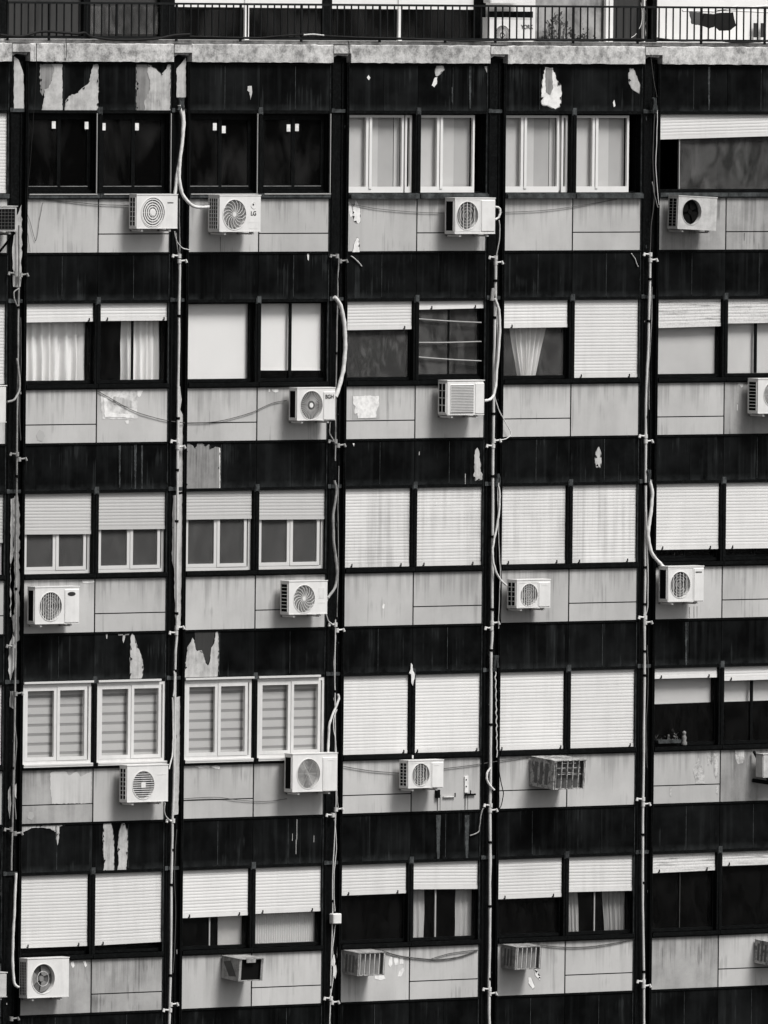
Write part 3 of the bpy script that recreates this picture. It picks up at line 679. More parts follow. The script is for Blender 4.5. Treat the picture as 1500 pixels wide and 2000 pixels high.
for q in ([(490,1092),(510,1090),(512,1150),(495,1172),(480,1150)], [(525,1098),(560,1095),(560,1150),(530,1158)], [(572,1092),(598,1092),(600,1145),(572,1145)],
          [(600,1175),(608,1200),(580,1245),(555,1245),(570,1200)], [(375,1235),(440,1232),(458,1262),(420,1275),(372,1262)]):
    patch(q, 'flake', .4, **E3z)
E4z = dict(org=(940, 1600), sc=4.286)
patch([(440,1255),(465,1258),(500,1330),(490,1345),(455,1310)], 'flake', .4, **E4z)
patch([(395,1322),(415,1325),(448,1405),(430,1420),(395,1370)], 'flake', .4, **E4z)
patch([(560,1130),(585,1126),(590,1160),(578,1178),(565,1160)], 'flake', .4, org=(0, 1600), sc=4.054)
patch([(655,1122),(680,1122),(688,1160),(676,1172)], 'flake', .4, org=(0, 1600), sc=4.054)
patch([(1205,935),(1262,938),(1255,975),(1240,985),(1225,960),(1210,960),(1208,1135),(1202,1135)], 'conc', .3, org=(1200, 560), sc=5)
patch([(1198,1150),(1206,1150),(1205,1210),(1198,1205)], 'flake', .2, org=(1200, 560), sc=5)
patch([(790,810),(800,808),(802,830),(790,832)], 'flake', .3, **A6); patch([(815,812),(865,810),(868,830),(845,838),(820,828)], 'flake', .4, **A6)
# thin pale drips and scratches on the dark bands
for (x, y0, y1, wd) in ((579.5, 1600, 1640, 1.2), (578, 1640, 1668, 1.0), (571, 1628, 1642, .8), (613, 1632, 1645, .8), (908.5, 925, 950, 1.0), (818.5, 882, 889, 1.4)):
    patch([(x, y0), (x+wd, y0), (x+wd*.6, y1), (x-.3, y1)], 'bare', .1)
for (x, w_, y0, y1) in ((852, 9, 1592, 1678), (908, 9, 1592, 1676), (262, 5, 868, 955), (232, 4, 870, 952), (276, 3, 870, 955), (916, 5, 128, 212), (882, 3, 170, 200), (1383, 4, 130, 215), (1338, 5, 1215, 1300)):
    patch([(x, y0), (x+w_, y0), (x+w_*.7, y1), (x+w_*.2, y1)], 'dusty', .5)
for (x, wd, y0, y1) in ((853, 3, 1556, 1585), (859, 1.5, 1552, 1584), (907, 3, 1552, 1582), (913, 1.5, 1550, 1581), (1279, 1.2, 1188, 1208), (1346, 1.2, 1186, 1207), (1355, 1.0, 1184, 1206), (1361, 1.0, 1184, 1206), (430, 1.0, 462, 492), (1453, 1.5, 455, 470)):
    patch([(x, y0), (x+wd, y0), (x+wd*.7, y1), (x+wd*.2, y1)], 'clothgrey', .1, y=-.0025)
# service channel peelings (right hand side wall of each channel)
CX = lambda i: XL(i)-.0525
patchX([(27,110),(36,116),(46,145),(47,213),(27,213)], CX(1)+.0)
patchX([(345,134),(363,112),(363,190),(345,190)], CX(2))
patchX([(345,752),(352,755),(355,780),(352,800),(357,810),(357,860),(356,960),(346,962)], CX(2))
patchX([(338,968),(356,965),(356,1100),(352,1225),(343,1225),(340,1110),(336,1095),(337,1000)], CX(2))
patchX([(336,1375),(344,1362),(352,1360),(351,1480),(348,1590),(340,1592),(339,1500),(337,1420)], CX(2))
patchX([(28,432),(42,400),(43,470),(40,560),(26,560),(24,500)], CX(1), 'bare', 1.4)
patchX([(28,970),(34,965),(38,1000),(38,1250),(30,1255),(22,1200),(21,1110),(26,1080)], CX(1), 'baredark', 2.0)
patchX([(21,975),(28,972),(28,1200),(20,1205)], CX(1), 'bare', 1.0)
patchX([(18,1262),(28,1230),(28,1300),(20,1330),(16,1310)], CX(1), 'bare', 1.0)
patchX([(20,1350),(27,1350),(27,1385),(19,1380)], CX(1), 'baredark', 1.0)
patchX([(16,1545),(20,1535),(22,1570),(19,1600),(16,1580)], CX(1), 'bare', .6)
patchX([(29,1535),(32,1530),(32,1560),(29,1555)], CX(1), 'bare', .6)
for s_ in range(46):      # chips in the channel paint
    rnd = random.Random(900+s_); i = rnd.randint(1, 5); z = rnd.uniform(GZ[5]-.4, ZT-.2)
    x = CX(i)-rnd.uniform(.0, .20); hh = rnd.uniform(.01, .07)
    MB().prism([(x, z), (x+rnd.uniform(.006, .016), z+.004), (x+.008, z+hh), (x-.003, z+hh*.8)], .011, .0145).build('peeled_patch', rnd.choice(['bare', 'dusty', 'dusty']), B)
# paint drips on mullions
xm = XL(3)+BW/2
for q in ([(660,60),(672,75),(676,120),(690,150),(688,180),(675,240),(664,220),(662,150),(645,140),(658,110)],):
    patch([(x, z) for x, z in q], 'flake', .3, y=-.034, parent=panels[('b', 3, 3, 1)], org=(640, 1280), sc=4.054)
patch([(668,790),(680,792),(680,818),(668,815)], 'flake', .2, y=-.045, parent=panels[('g', 3, 4, 0)], org=(640, 1280), sc=4.054)

# ------------------------------------------------------------------ air conditioners
def text_mesh(body, size, parent, loc, m_='print', name='brand_lettering', bold=.0):
    cu = bpy.data.curves.new(name, 'FONT'); cu.body = body; cu.size = size; cu.extrude = .0015; cu.align_x = 'CENTER'; cu.align_y = 'CENTER'; cu.offset = bold
    t = bpy.data.objects.new(name+'_tmp', cu); C.objects.link(t); bpy.context.view_layer.update()
    me = bpy.data.meshes.new_from_object(t.evaluated_get(bpy.context.evaluated_depsgraph_get())); bpy.data.objects.remove(t)
    me.materials.clear(); me.materials.append(M[m_]); me.transform(Matrix.Rotation(math.pi/2, 4, 'X'))
    o = bpy.data.objects.new(name, me); C.objects.link(o); o.parent = parent; o.location = loc; return o
def holed_front(mb, w_, h_, cx, cz, r, y, n=48, mi=0):
    ang = sorted([2*math.pi*k/n for k in range(n)]+[math.atan2(b-cz, a-cx) % (2*math.pi) for a in (0, w_) for b in (0, h_)])
    inn, outr = [], []
    for t in ang:
        c, s = math.cos(t), math.sin(t); inn.append((cx+r*c, y, cz+r*s))
        k = min(((w_-cx)/c if c > 1e-9 else 1e9), (-cx/c if c < -1e-9 else 1e9), ((h_-cz)/s if s > 1e-9 else 1e9), (-cz/s if s < -1e-9 else 1e9))
        outr.append((cx+k*c, y, cz+k*s))
    N = len(ang); deep = [(p[0], y+.07, p[2]) for p in inn]
    mb.add(inn+outr+deep, [(i, (i+1) % N, N+(i+1) % N, N+i) for i in range(N)]+[(2*N+i, 2*N+(i+1) % N, (i+1) % N, i) for i in range(N)], mi)
    return outr
def ac(xs, xf, xr, yt, yb, fan, style, side, label, gap=.10, body='ac', roll=0, badge=None, text=None, cover=None, bracket=True, arm=False, inset=None, wide_side=None, Y=None, chamber='fin', nbars=5, ledge=True):
    d = max(.16, (xf-xs)/88.0); Yf = -(gap+d) if Y is None else Y
    p = at(xf, yb, Yf); q = at(xr, yt, Yf); wd = q.x-p.x; h_ = at(xf, yt, Yf).z-p.z
    e = empty('air_conditioner', (p.x, Yf, p.z), label, 'air conditioner', 'air conditioners on the facade')
    loc = lambda px, py, dy=0: (lambda v: (v.x-p.x, v.z-p.z))(at(px, py, Yf+dy))
    mb = MB(); c = .014
    if style == 'square' or fan is None:
        mb.cbox(0, wd, 0, d, 0, h_, c)
    else:
        cx, cz = loc(fan[0], fan[1]); r = fan[2]/PXM
        cx = min(max(cx, r+.02), wd-r-.02)
        holed_front(mb, wd, h_, cx, cz, r, 0)
        mb.add([(0,0,0),(wd,0,0),(wd,0,h_),(0,0,h_),(-0,d,0),(wd,d,0),(wd,d,h_),(0,d,h_)], [(0,4,7,3),(1,2,6,5),(3,7,6,2),(0,1,5,4),(4,5,6,7)])
    if ledge:
        mb.box(-.006, wd+.006, -.006, d*.98, h_+.0005, h_+.014); mb.box(.0, wd, -.004, -.0005, 0, .012)
    mb.build('casing', body, e)
    if fan is not None and style != 'square':
        cham = MB().disc(cx, cz, r*1.0, .0695, .075); cham.build('fan_chamber', 'dark' if style == 'open' else chamber, e)
        fb = MB(); nb_ = 3 if style != 'open' else 4
        for k in range(nb_):
            t0 = 2*math.pi*k/nb_+.4; pts = []
            for a_ in range(7): t = t0+a_/6*1.25; pts.append((cx+r*.90*math.cos(t), cz+r*.90*math.sin(t)))
            for a_ in range(5): t = t0+1.1-a_/4*.9; pts.append((cx+r*.25*math.cos(t), cz+r*.25*math.sin(t)))
            fb.prism(pts, .044, .050)
        fb.disc(cx, cz, r*.2, .036, .055, 20)
        fb.build('fan', 'dark' if style == 'open' else ('stone' if style == 'blades' else 'blade'), e)
        gm = MB(); gm.ring(cx, cz, r*.985, r*1.035, -.006, .0)
        y0, y1 = .002, .008
        if style == 'bars':
            for k in range(nbars):
                x = cx-r+2*r*(k+1)/(nbars+1); hh = math.sqrt(max(0, r*r-(x-cx)**2)); gm.box(x-.0035, x+.0035, y0, y1, cz-hh, cz+hh)
            for k in range(1, 5): gm.ring(cx, cz, r*k/5-.0012, r*k/5+.0012, y1, y1+.003)
        elif style == 'rings':
            for k in range(1, 6): gm.ring(cx, cz, r*(k+.35)/6-.0085, r*(k+.35)/6+.0085, y0, y1)
            for k in range(8): t = k*math.pi/4; gm.strip([(cx+r*.15*math.cos(t), cz+r*.15*math.sin(t)), (cx+r*math.cos(t), cz+r*math.sin(t))], .004, y1, y1+.003)
            gm.disc(cx, cz, r*.2, -.002, y0, 20, 1)
        elif style == 'swirl':
            for k in range(16):
                t0 = 2*math.pi*k/16; gm.strip([(cx+r*f_*math.cos(t0+.75*f_*f_), cz+r*f_*math.sin(t0+.75*f_*f_)) for f_ in (.15, .35, .55, .75, .9, 1)], .006, y0, y1)
            for k in range(2, 12): gm.ring(cx, cz, r*k/12-.001, r*k/12+.001, y1, y1+.002)
            gm.disc(cx, cz, r*.15, -.002, y0, 20, 1)
        elif style == 'radial':
            for k in range(36):
                t = 2*math.pi*k/36; gm.strip([(cx+r*.32*math.cos(t), cz+r*.32*math.sin(t)), (cx+r*math.cos(t), cz+r*math.sin(t))], .0034, y0, y1)
            gm.disc(cx, cz, r*.17, -.002, y0, 20, 1)
        elif style == 'mesh':
            for k in range(1, 12): gm.ring(cx, cz, r*k/12-.0012, r*k/12+.0012, y0, y1)
            for k in range(6): t = k*math.pi/3; gm.strip([(cx, cz), (cx+r*math.cos(t), cz+r*math.sin(t))], .003, y1, y1+.003)
        elif style == 'hbars':
            for k in range(13):
                z = cz-r+2*r*(k+.5)/13; hh = math.sqrt(max(0, r*r-(z-cz)**2)); gm.box(cx-hh, cx+hh, y0, y1, z-.0045, z+.0045)
            gm.box(cx-r*.2, cx+r*.2, -.004, y0, cz-r*.2, cz+r*.2, 1)
        elif style == 'blades':
            gm.ring(cx, cz, r*.5-.002, r*.5+.002, y0, y1)
        if style != 'open': gm.build('fan_grille', ['wire', 'ac'], e)
        else: gm.build('fan_rim', ['acold'], e)
    if style == 'square':
        (x0, z1_), (x1, z0_) = loc(fan[0], fan[1]), loc(fan[2], fan[3]); gm = MB(); gm.cbox(x0, x1, -.010, -.0005, z0_, z1_, .006, 0)
        for k in range(18): z = z0_+.015+(z1_-z0_-.03)*k/17; gm.box(x0+.012, x1-.012, -.0135, -.0105, z-.005, z+.005, 1)
        gm.build('fan_grille', ['wire', 'finlight'], e)
    if inset:   # slightly proud pressed panel round the fan
        (x0, z1_), (x1, z0_) = loc(inset[0], inset[1]), loc(inset[2], inset[3])
        MB().frame(x0, x1, -.0035, -.0004, z0_, z1_, .006).build('front_panel_rim', 'accov', e)
    if cover:
        (x0, z1_), (x1, z0_) = loc(cover[0], cover[1]), loc(cover[2], cover[3])
        MB().cbox(x0, min(x1, wd-.004), -.011, -.0005, z0_, z1_, .008).build('service_cover', 'ac', e)
    # side vent (faces -x)
    sv = MB(); z0_, z1_ = h_*.08, h_*.93; y0, y1 = d*.12, d*.88
    if side:
        sv.box(-.003, -.0005, y0, y1, z0_, z1_, 1)
        kind, nc, nr = side
        if kind == 'grid':
            for k in range(nr+1): z = z0_+(z1_-z0_)*k/nr; sv.box(-.012, -.003, y0-.004, y1+.004, z-.0045, z+.0045)
            for k in range(nc+1): y = y0+(y1-y0)*k/nc; sv.box(-.0125, -.003, y-.006, y+.006, z0_, z1_)
        elif kind == 'wire':
            for k in range(nr+1): z = z0_+(z1_-z0_)*k/nr; sv.box(-.008, -.003, y0, y1, z-.002, z+.002)
            for k in range(nc+1): y = y0+(y1-y0)*k/nc; sv.box(-.0085, -.003, y-.004, y+.004, z0_, z1_)
        sv.build('side_vent', [body if kind != 'wire' else 'acold', 'dark'], e)
    if bracket:
        for x in (wd*.16, wd*.84):
            bm_ = MB(); yb_ = -Yf-.002
            bm_.box(x-.018, x+.018, .02, yb_, -.040, -.018); bm_.box(x-.018, x+.018, yb_-.028, yb_, -.040, h_*.55)
            bm_.box(x-.030, x+.030, .045, .075, -.018, -.0005); bm_.build('bracket', 'ac' if body == 'ac' else 'acold', e)
    if badge:
        for (px, py, bw_, bh_, kind) in badge:
            x, z = loc(px, py, -.012 if cover else 0); yy = -.0135 if cover else -.0025
            if kind == 'oval': MB().prism([(x+bw_*math.cos(t*.2618), z+bh_*math.sin(t*.2618)) for t in range(24)], yy, -.0002).build('badge', 'print', e)
            elif kind == 'ring':
                MB().disc(x, z, bw_, yy, -.0002, 24).ring(x, z, bw_*.86, bw_, yy-.002, yy).disc(x-bw_*.2, z+bw_*.2, bw_*.3, yy-.002, yy, 16, 1).build('badge', ['wire', 'print'], e)
            else:
                bm_ = MB(); n = 5
                for k in range(n): xx = x-bw_+2*bw_*k/n; bm_.box(xx, xx+2*bw_/n*.8, yy, -.0002, z-bh_, z+bh_)
                bm_.build('badge', kind, e)
    if text:
        x, z = loc(text[1], text[2], -.012 if cover else 0); text_mesh(text[0], text[3], e, (x, -.0145 if cover else -.003, z), bold=.0012)
    if roll: e.rotation_euler = (0, math.radians(roll), 0)
    return e
G2 = lambda c, r: ('grid', c, r)
ac(252, 266.5, 347, 381, 446.7, (298.7, 415, 29), 'rings', G2(2, 6), 'white air conditioner with concentric ring grille, top row left of the twin hoses', badge=[(333, 396, .055, .008, 'print')])
ac(406, 428.5, 509.5, 382.5, 453, (458, 419, 29), 'swirl', G2(4, 8), 'white air conditioner with swirl grille and the letters LG under a round badge', badge=[(495.5, 401, .05, .05, 'ring'), (496, 434, .10, .002, 'wire'), (496, 446, .08, .002, 'wire')], text=('LG', 495, 417, .085))
ac(868.5, 888, 967.5, 388, 457, (913, 421, 27.5), 'bars', G2(1, 1), 'white barred air conditioner under the top row window, overlapping the third pipe', inset=(890, 391, 938, 452), cover=(940, 391, 966, 452))
ac(1303, 1323, 1399, 383, 447, (1350, 412.5, 25), 'open', ('wire', 2, 9), 'tilted grey air conditioner with an uncovered black fan hole, top row right', body='acold', roll=2.4)
ac(564, 580, 655, 759, 821.5, (608.3, 791.4, 28), 'radial', G2(1, 1), 'white air conditioner marked BGH with a fine radial fan grille', cover=(631.5, 765, 654, 820), text=('BGH', 643.5, 775, .078))
ac(855, 873, 946, 744.5, 811, (879.5, 751, 925, 806.5), 'square', G2(2, 4), 'white air conditioner with a square front grille, second row beside the third pipe', cover=(928, 748, 945, 808))
ac(1460, 1480, 1562, 741, 808, (1509, 770, 24), 'mesh', G2(1, 9), 'white unit with slotted side vent cut by the right edge, second row')
ac(-84, -66, 13, 755, 826, None, '', None, 'plain white unit cut by the left edge in the second row')
ac(53, 68, 155, 1148, 1219.5, (98.7, 1184.4, 27.6), 'bars', G2(1, 1), 'white air conditioner with a dark oval badge, leftmost in the third row', nbars=9, cover=(126, 1151, 154, 1216), badge=[(140, 1160, .072, .030, 'oval')])
ac(547, 564, 639.6, 1136.5, 1200.7, (594, 1169.6, 27), 'swirl', G2(1, 8), 'white air conditioner with swirl grille in the third row, against the second channel', badge=[(628, 1158, .06, .075, 'wire'), (628, 1177, .07, .006, 'wire')])
ac(990, 1009, 1075.3, 1134, 1188, (1033.3, 1162, 22), 'bars', G2(2, 5), 'small white barred air conditioner alone in the fourth bay, third row', nbars=7, inset=(1012, 1138, 1050, 1185), cover=(1052, 1137, 1074, 1185), badge=[(1064, 1142, .06, .006, 'wire')])
ac(1286, 1304, 1374.7, 1108, 1176, (1328.7, 1142, 26), 'bars', G2(1, 1), 'white barred air conditioner under a short gap in the shutters, third row right', inset=(1306, 1110, 1353, 1173), cover=(1355, 1110, 1374, 1174), badge=[(1364.8, 1117.4, .06, .010, 'print')])
ac(233, 248, 328.6, 1496.5, 1567.5, (280, 1533, 27.3), 'hbars', G2(2, 7), 'white air conditioner whose slatted fan grille has a white square centre', badge=[(316, 1512, .085, .010, 'accov')])
ac(555, 571, 659.3, 1474, 1547.4, (602.6, 1511, 29), 'mesh', G2(1, 1), 'large white air conditioner with visible fan blades, fourth row second bay', cover=(630, 1479, 658, 1545), badge=[(647, 1484.5, .062, .008, 'wire')], chamber='finlight')
ac(779.5, 797, 866.4, 1487, 1540, (822, 1513, 22), 'bars', G2(2, 7), 'small white barred air conditioner over stained bracket marks, fourth row', nbars=5, inset=(799, 1490, 841, 1538), cover=(843, 1489, 865, 1538), badge=[(853, 1494, .05, .008, 'wire')])
ac(37, 53, 135, 1874, 1950, (84.4, 1911.5, 28.5), 'blades', ('wire', 4, 12), 'white air conditioner with bare dark fan blades, bottom left corner', gap=.06)
ac(1476, 1490, 1565, 1474, 1519, None, '', None, 'grey unit held by a black diagonal arm at the right edge', body='acold', bracket=False)
ac(-70, -54, 14, 1903, 1950, None, '', None, 'grey unit cut by the left edge in the bottom row', body='acold')
# old square-mesh unit at the left edge, top row
e = ac(-62, -46, 34, 404, 452, None, '', None, 'old unit with a dark square mesh front cut by the left edge, top row', body='acold')
p = e.location; wd = at(34, 404, p.y).x-p.x; h_ = at(-46, 404, p.y).z-p.z
mb = MB().box(.02, wd-.05, -.006, -.0005, .03, h_-.03, 1)
for k in range(12): x = .02+(wd-.07)*k/11; mb.box(x-.003, x+.003, -.010, -.006, .03, h_-.03)
for k in range(7): z = .03+(h_-.06)*k/6; mb.box(.02, wd-.05, -.011, -.0065, z-.003, z+.003)
mb.build('front_mesh', ['cable', 'dark'], e)
# black diagonal arm of the right edge unit is a support bracket of its own wall plate
p0, p1 = at(1472, 1467, -.05), at(1503, 1528, -.28)
tag(MB().tube([p0, p1], .022, 6).tube([at(1470, 1524, -.02), at(1510, 1530, -.30)], .03, 6).build('support_arm', 'blackframe'), 'black diagonal support arm under the grey unit at the right edge', 'bracket')
p0, p1 = at(28, 455, -.25), at(-5, 497, -.01)
tag(MB().tube([p0, p1], .018, 6).tube([p0, at(28, 456, -.01)], .018, 6).build('support_arm', 'blackframe'), 'dark diagonal strut under the mesh fronted unit at the left edge', 'bracket')

def window_ac(xs, xf, xr, yt, yb, nb, label, body='acrust', style='bars', tilt=2.5, gap=0):
    d = (xf-xs)/88.0; Yf = -d; p = at(xf, yb, Yf); wd = at(xr, yt, Yf).x-p.x; h_ = at(xf, yt, Yf).z-p.z
    e = empty('window_air_conditioner', (p.x, Yf, p.z), label, 'window air conditioner', 'box air conditioners through the wall')
    mb = MB(); t = .012
    # open fronted sleeve
    mb.box(0, wd, 0, d, 0, t); mb.box(-.008, wd+.008, -.006, d, h_-t, h_); mb.box(0, t, .001, d, t, h_-t); mb.box(wd-t, wd, .001, d, t, h_-t)
    mb.box(t, t+.03, 0, .012, t, h_-t); mb.box(wd-t-.03, wd-t, 0, .012, t, h_-t)
    mb.build('sleeve', body, e)
    MB().box(t, wd-t, .05 if style == 'bars' else .035, d*.9, t, h_-t).build('coil' if style == 'bars' else 'dark_infill', ('fin' if body == 'acrust' else 'finlight') if style == 'bars' else 'dark', e)  # open sleeve gets an added black block that paints its inner shade
    if style == 'bars':
        fb = MB()
        for k in range(nb+1): x = .03+(wd-.06)*k/nb; fb.box(x-.007, x+.007, -.012, .0, .02, h_-.02)
        for k in range(16):
            if body == 'acrust' and random.random() < .45: z = .03+(h_-.06)*k/16; fb.box(.04+random.random()*.2*wd, wd-.04-random.random()*.3*wd, .012, .03, z, z+.008)
        fb.build('front_grille', 'acrust' if body == 'acrust' else 'acold', e)
        sv = MB()
        for k in range(3): y = d*(.25+.22*k); sv.box(-.003, -.0005, y, y+d*.12, h_*.12, h_*.85)
        sv.build('side_vent', 'fin', e)
    else:
        MB().box(wd*.28, wd*.66, -.008, .001, h_-.06, h_-t).build('front_tab', body, e)
        MB().prismX([(d*.15, h_*.2), (d*.55, h_*.15), (d*.9, h_*.75), (d*.5, h_*.85)], -.003, -.0005).build('side_vent', 'cable', e)
    e.rotation_euler = (math.radians(tilt), 0, 0)
    e.location.z += 0
    return e
window_ac(1033, 1080, 1141.8, 1485, 1542.5, 5, 'rust stained box air conditioner jutting from the fourth row, largest of the box units', tilt=4.5)
window_ac(431, 465.7, 513, 1872.6, 1917, 4, 'empty metal sleeve with a black opening in the second bay, bottom row', 'acbox', 'open', tilt=4.5)
window_ac(667.5, 698, 751, 1861, 1906.6, 5, 'weathered box air conditioner with torn white marks beside it, bottom row third bay', 'acbox', tilt=4.5)
window_ac(978, 1005.3, 1056, 1849, 1894.4, 5, 'weathered box air conditioner above two white scrapes, bottom row fourth bay', 'acbox', tilt=4.5)
window_ac(1472, 1503, 1560, 1840, 1886, 5, 'box air conditioner with torn side mesh cut by the right edge, bottom row', 'acrust', tilt=4.5)

# ------------------------------------------------------------------ pipes, hoses, cables
def pathtube(name, pts, r, m_, label, cat, Y=-.045, group=None, Ys=None, k=8, n=8):
    P = [at(x, y, (Ys[j] if Ys else Y)) for j, (x, y) in enumerate(pts)]
    S = spline(P, k); rq = random.Random(int(pts[0][0]*7+pts[0][1])); ph = rq.uniform(0, 6)
    S = [q+Vector((math.sin(j*.9+ph)*.0025+rq.uniform(-.0015, .0015), 0, 0)) for j, q in enumerate(S)]
    return tag(MB().tube(S, r, n, rs=[r*(1+.07*math.sin(j*1.7+ph)+rq.uniform(-.05, .05)) for j in range(len(S))]).build(name, m_), label, cat, group)
def branch(parent, px, py, side, m_, yaw=0):
    p = at(px, py, -.045); mb = MB(); s = -1 if side == 'l' else 1
    mb.tube([p+Vector((s*.005, 0, 0)), p+Vector((s*.10, 0, .008)), p+Vector((s*.125, -.01, .0))], .013, 8)
    mb.tube([p+Vector((s*.11, -.005, .022)), p+Vector((s*.13, -.012, -.022))], .019, 8); mb.tube([p+Vector((0, 0, .03)), p+Vector((0, 0, -.03))], .030, 8)
    mb.build('branch_fitting', m_, parent)
def pipe(pts, r, m_, label, br, cl):
    o = pathtube('drain_pipe', pts, r, m_, label, 'pipe', group='vertical pipes in the channels', k=6)
    for b_ in br: branch(o, *b_, m_)
    for (x, y) in cl:
        p = at(x, y, -.045); MB().tube([p+Vector((0, 0, .018)), p-Vector((0, 0, .018))], r+.008, 8).build('clamp', 'dark', o)
pipe([(37,440),(37,520),(35,700),(33,870),(31,1100),(30,1300),(27,1480),(24,1620),(22,1700)], .014, 'pipegrey', 'thin dull grey pipe in the leftmost channel with heavy peeling', [(30,534,'l'),(40,537,'r'),(33,887,'l'),(37,897,'r'),(26,1262,'l'),(30,1355,'r'),(22,1620,'l'),(29,1628,'r'),(22,1990,'r')], [(36,600),(33,930),(31,1150),(25,1500)])
pipe([(351,512),(350,600),(348,750),(347,862),(346,1000),(345,1226),(342,1300),(340,1500),(337,1603),(335,1700),(333,1900),(330,2010)], .019, 'pipe', 'white pipe in the channel whose side wall has peeled to a pale strip', [(350,500,'l'),(350,510,'r'),(347,862,'l'),(347,873,'r'),(345,1226,'r'),(344,1236,'l'),(338,1603,'l'),(333,1962,'r'),(332,1973,'l')], [(350,617),(348,817),(346,918),(345,1018),(345,1198),(343,1310),(337,1660),(335,1728),(333,1905)])
pipe([(662,503),(660,540),(659,600),(657,700),(655,860),(655,900)], .010, 'pipegrey', 'thin pipe in the second visible channel beside the curved hose above the BGH unit', [(658,500,'l'),(664,510,'r'),(655,862,'l'),(660,870,'r')], [(661,545),(657,690)])
pipe([(655,1210),(654,1330),(655,1480),(656,1581),(650,1700),(649,1800),(645,1950),(644,2010)], .009, 'pipe', 'thin broken white pipe running down past the small white junction box', [(655,1220,'l'),(658,1231,'r'),(656,1581,'r'),(650,1592,'l'),(646,1950,'l'),(648,1958,'r')], [(654,1350),(650,1760),(646,1928)])
pipe([(968,505),(967,590),(965,700),(963,860),(962,1000),(961,1220),(959,1300),(958,1500),(957,1583),(957,1700),(956,1850),(955,1940),(956,2010)], .022, 'pipe', 'bright white pipe in the middle right channel, straightest of all', [(968,503,'l'),(968,513,'r'),(964,861,'r'),(963,871,'l'),(961,1217,'r'),(960,1227,'l'),(958,1573,'l'),(957,1583,'r'),(956,1932,'l'),(956,1941,'r')], [(967,548),(966,620),(963,808),(962,930),(961,1048),(961,1190),(960,1270),(958,1415),(957,1645),(956,1770),(956,1912)])
pipe([(1270,500),(1268,600),(1265,700),(1262,760),(1261,860),(1261,1000),(1260,1100),(1259,1210),(1258,1400),(1256,1560),(1255,1700),(1257,1900),(1258,2010)], .019, 'pipe', 'slightly bowed white pipe in the rightmost channel', [(1270,497,'l'),(1270,508,'r'),(1261,852,'l'),(1261,862,'r'),(1260,1206,'l'),(1260,1216,'r'),(1256,1561,'l'),(1256,1571,'r'),(1257,1917,'l'),(1257,1926,'r')], [(1269,545),(1267,627),(1263,814),(1261,945),(1260,1108),(1259,1180),(1259,1272),(1259,1319),(1255,1630),(1256,1724),(1257,1898)])
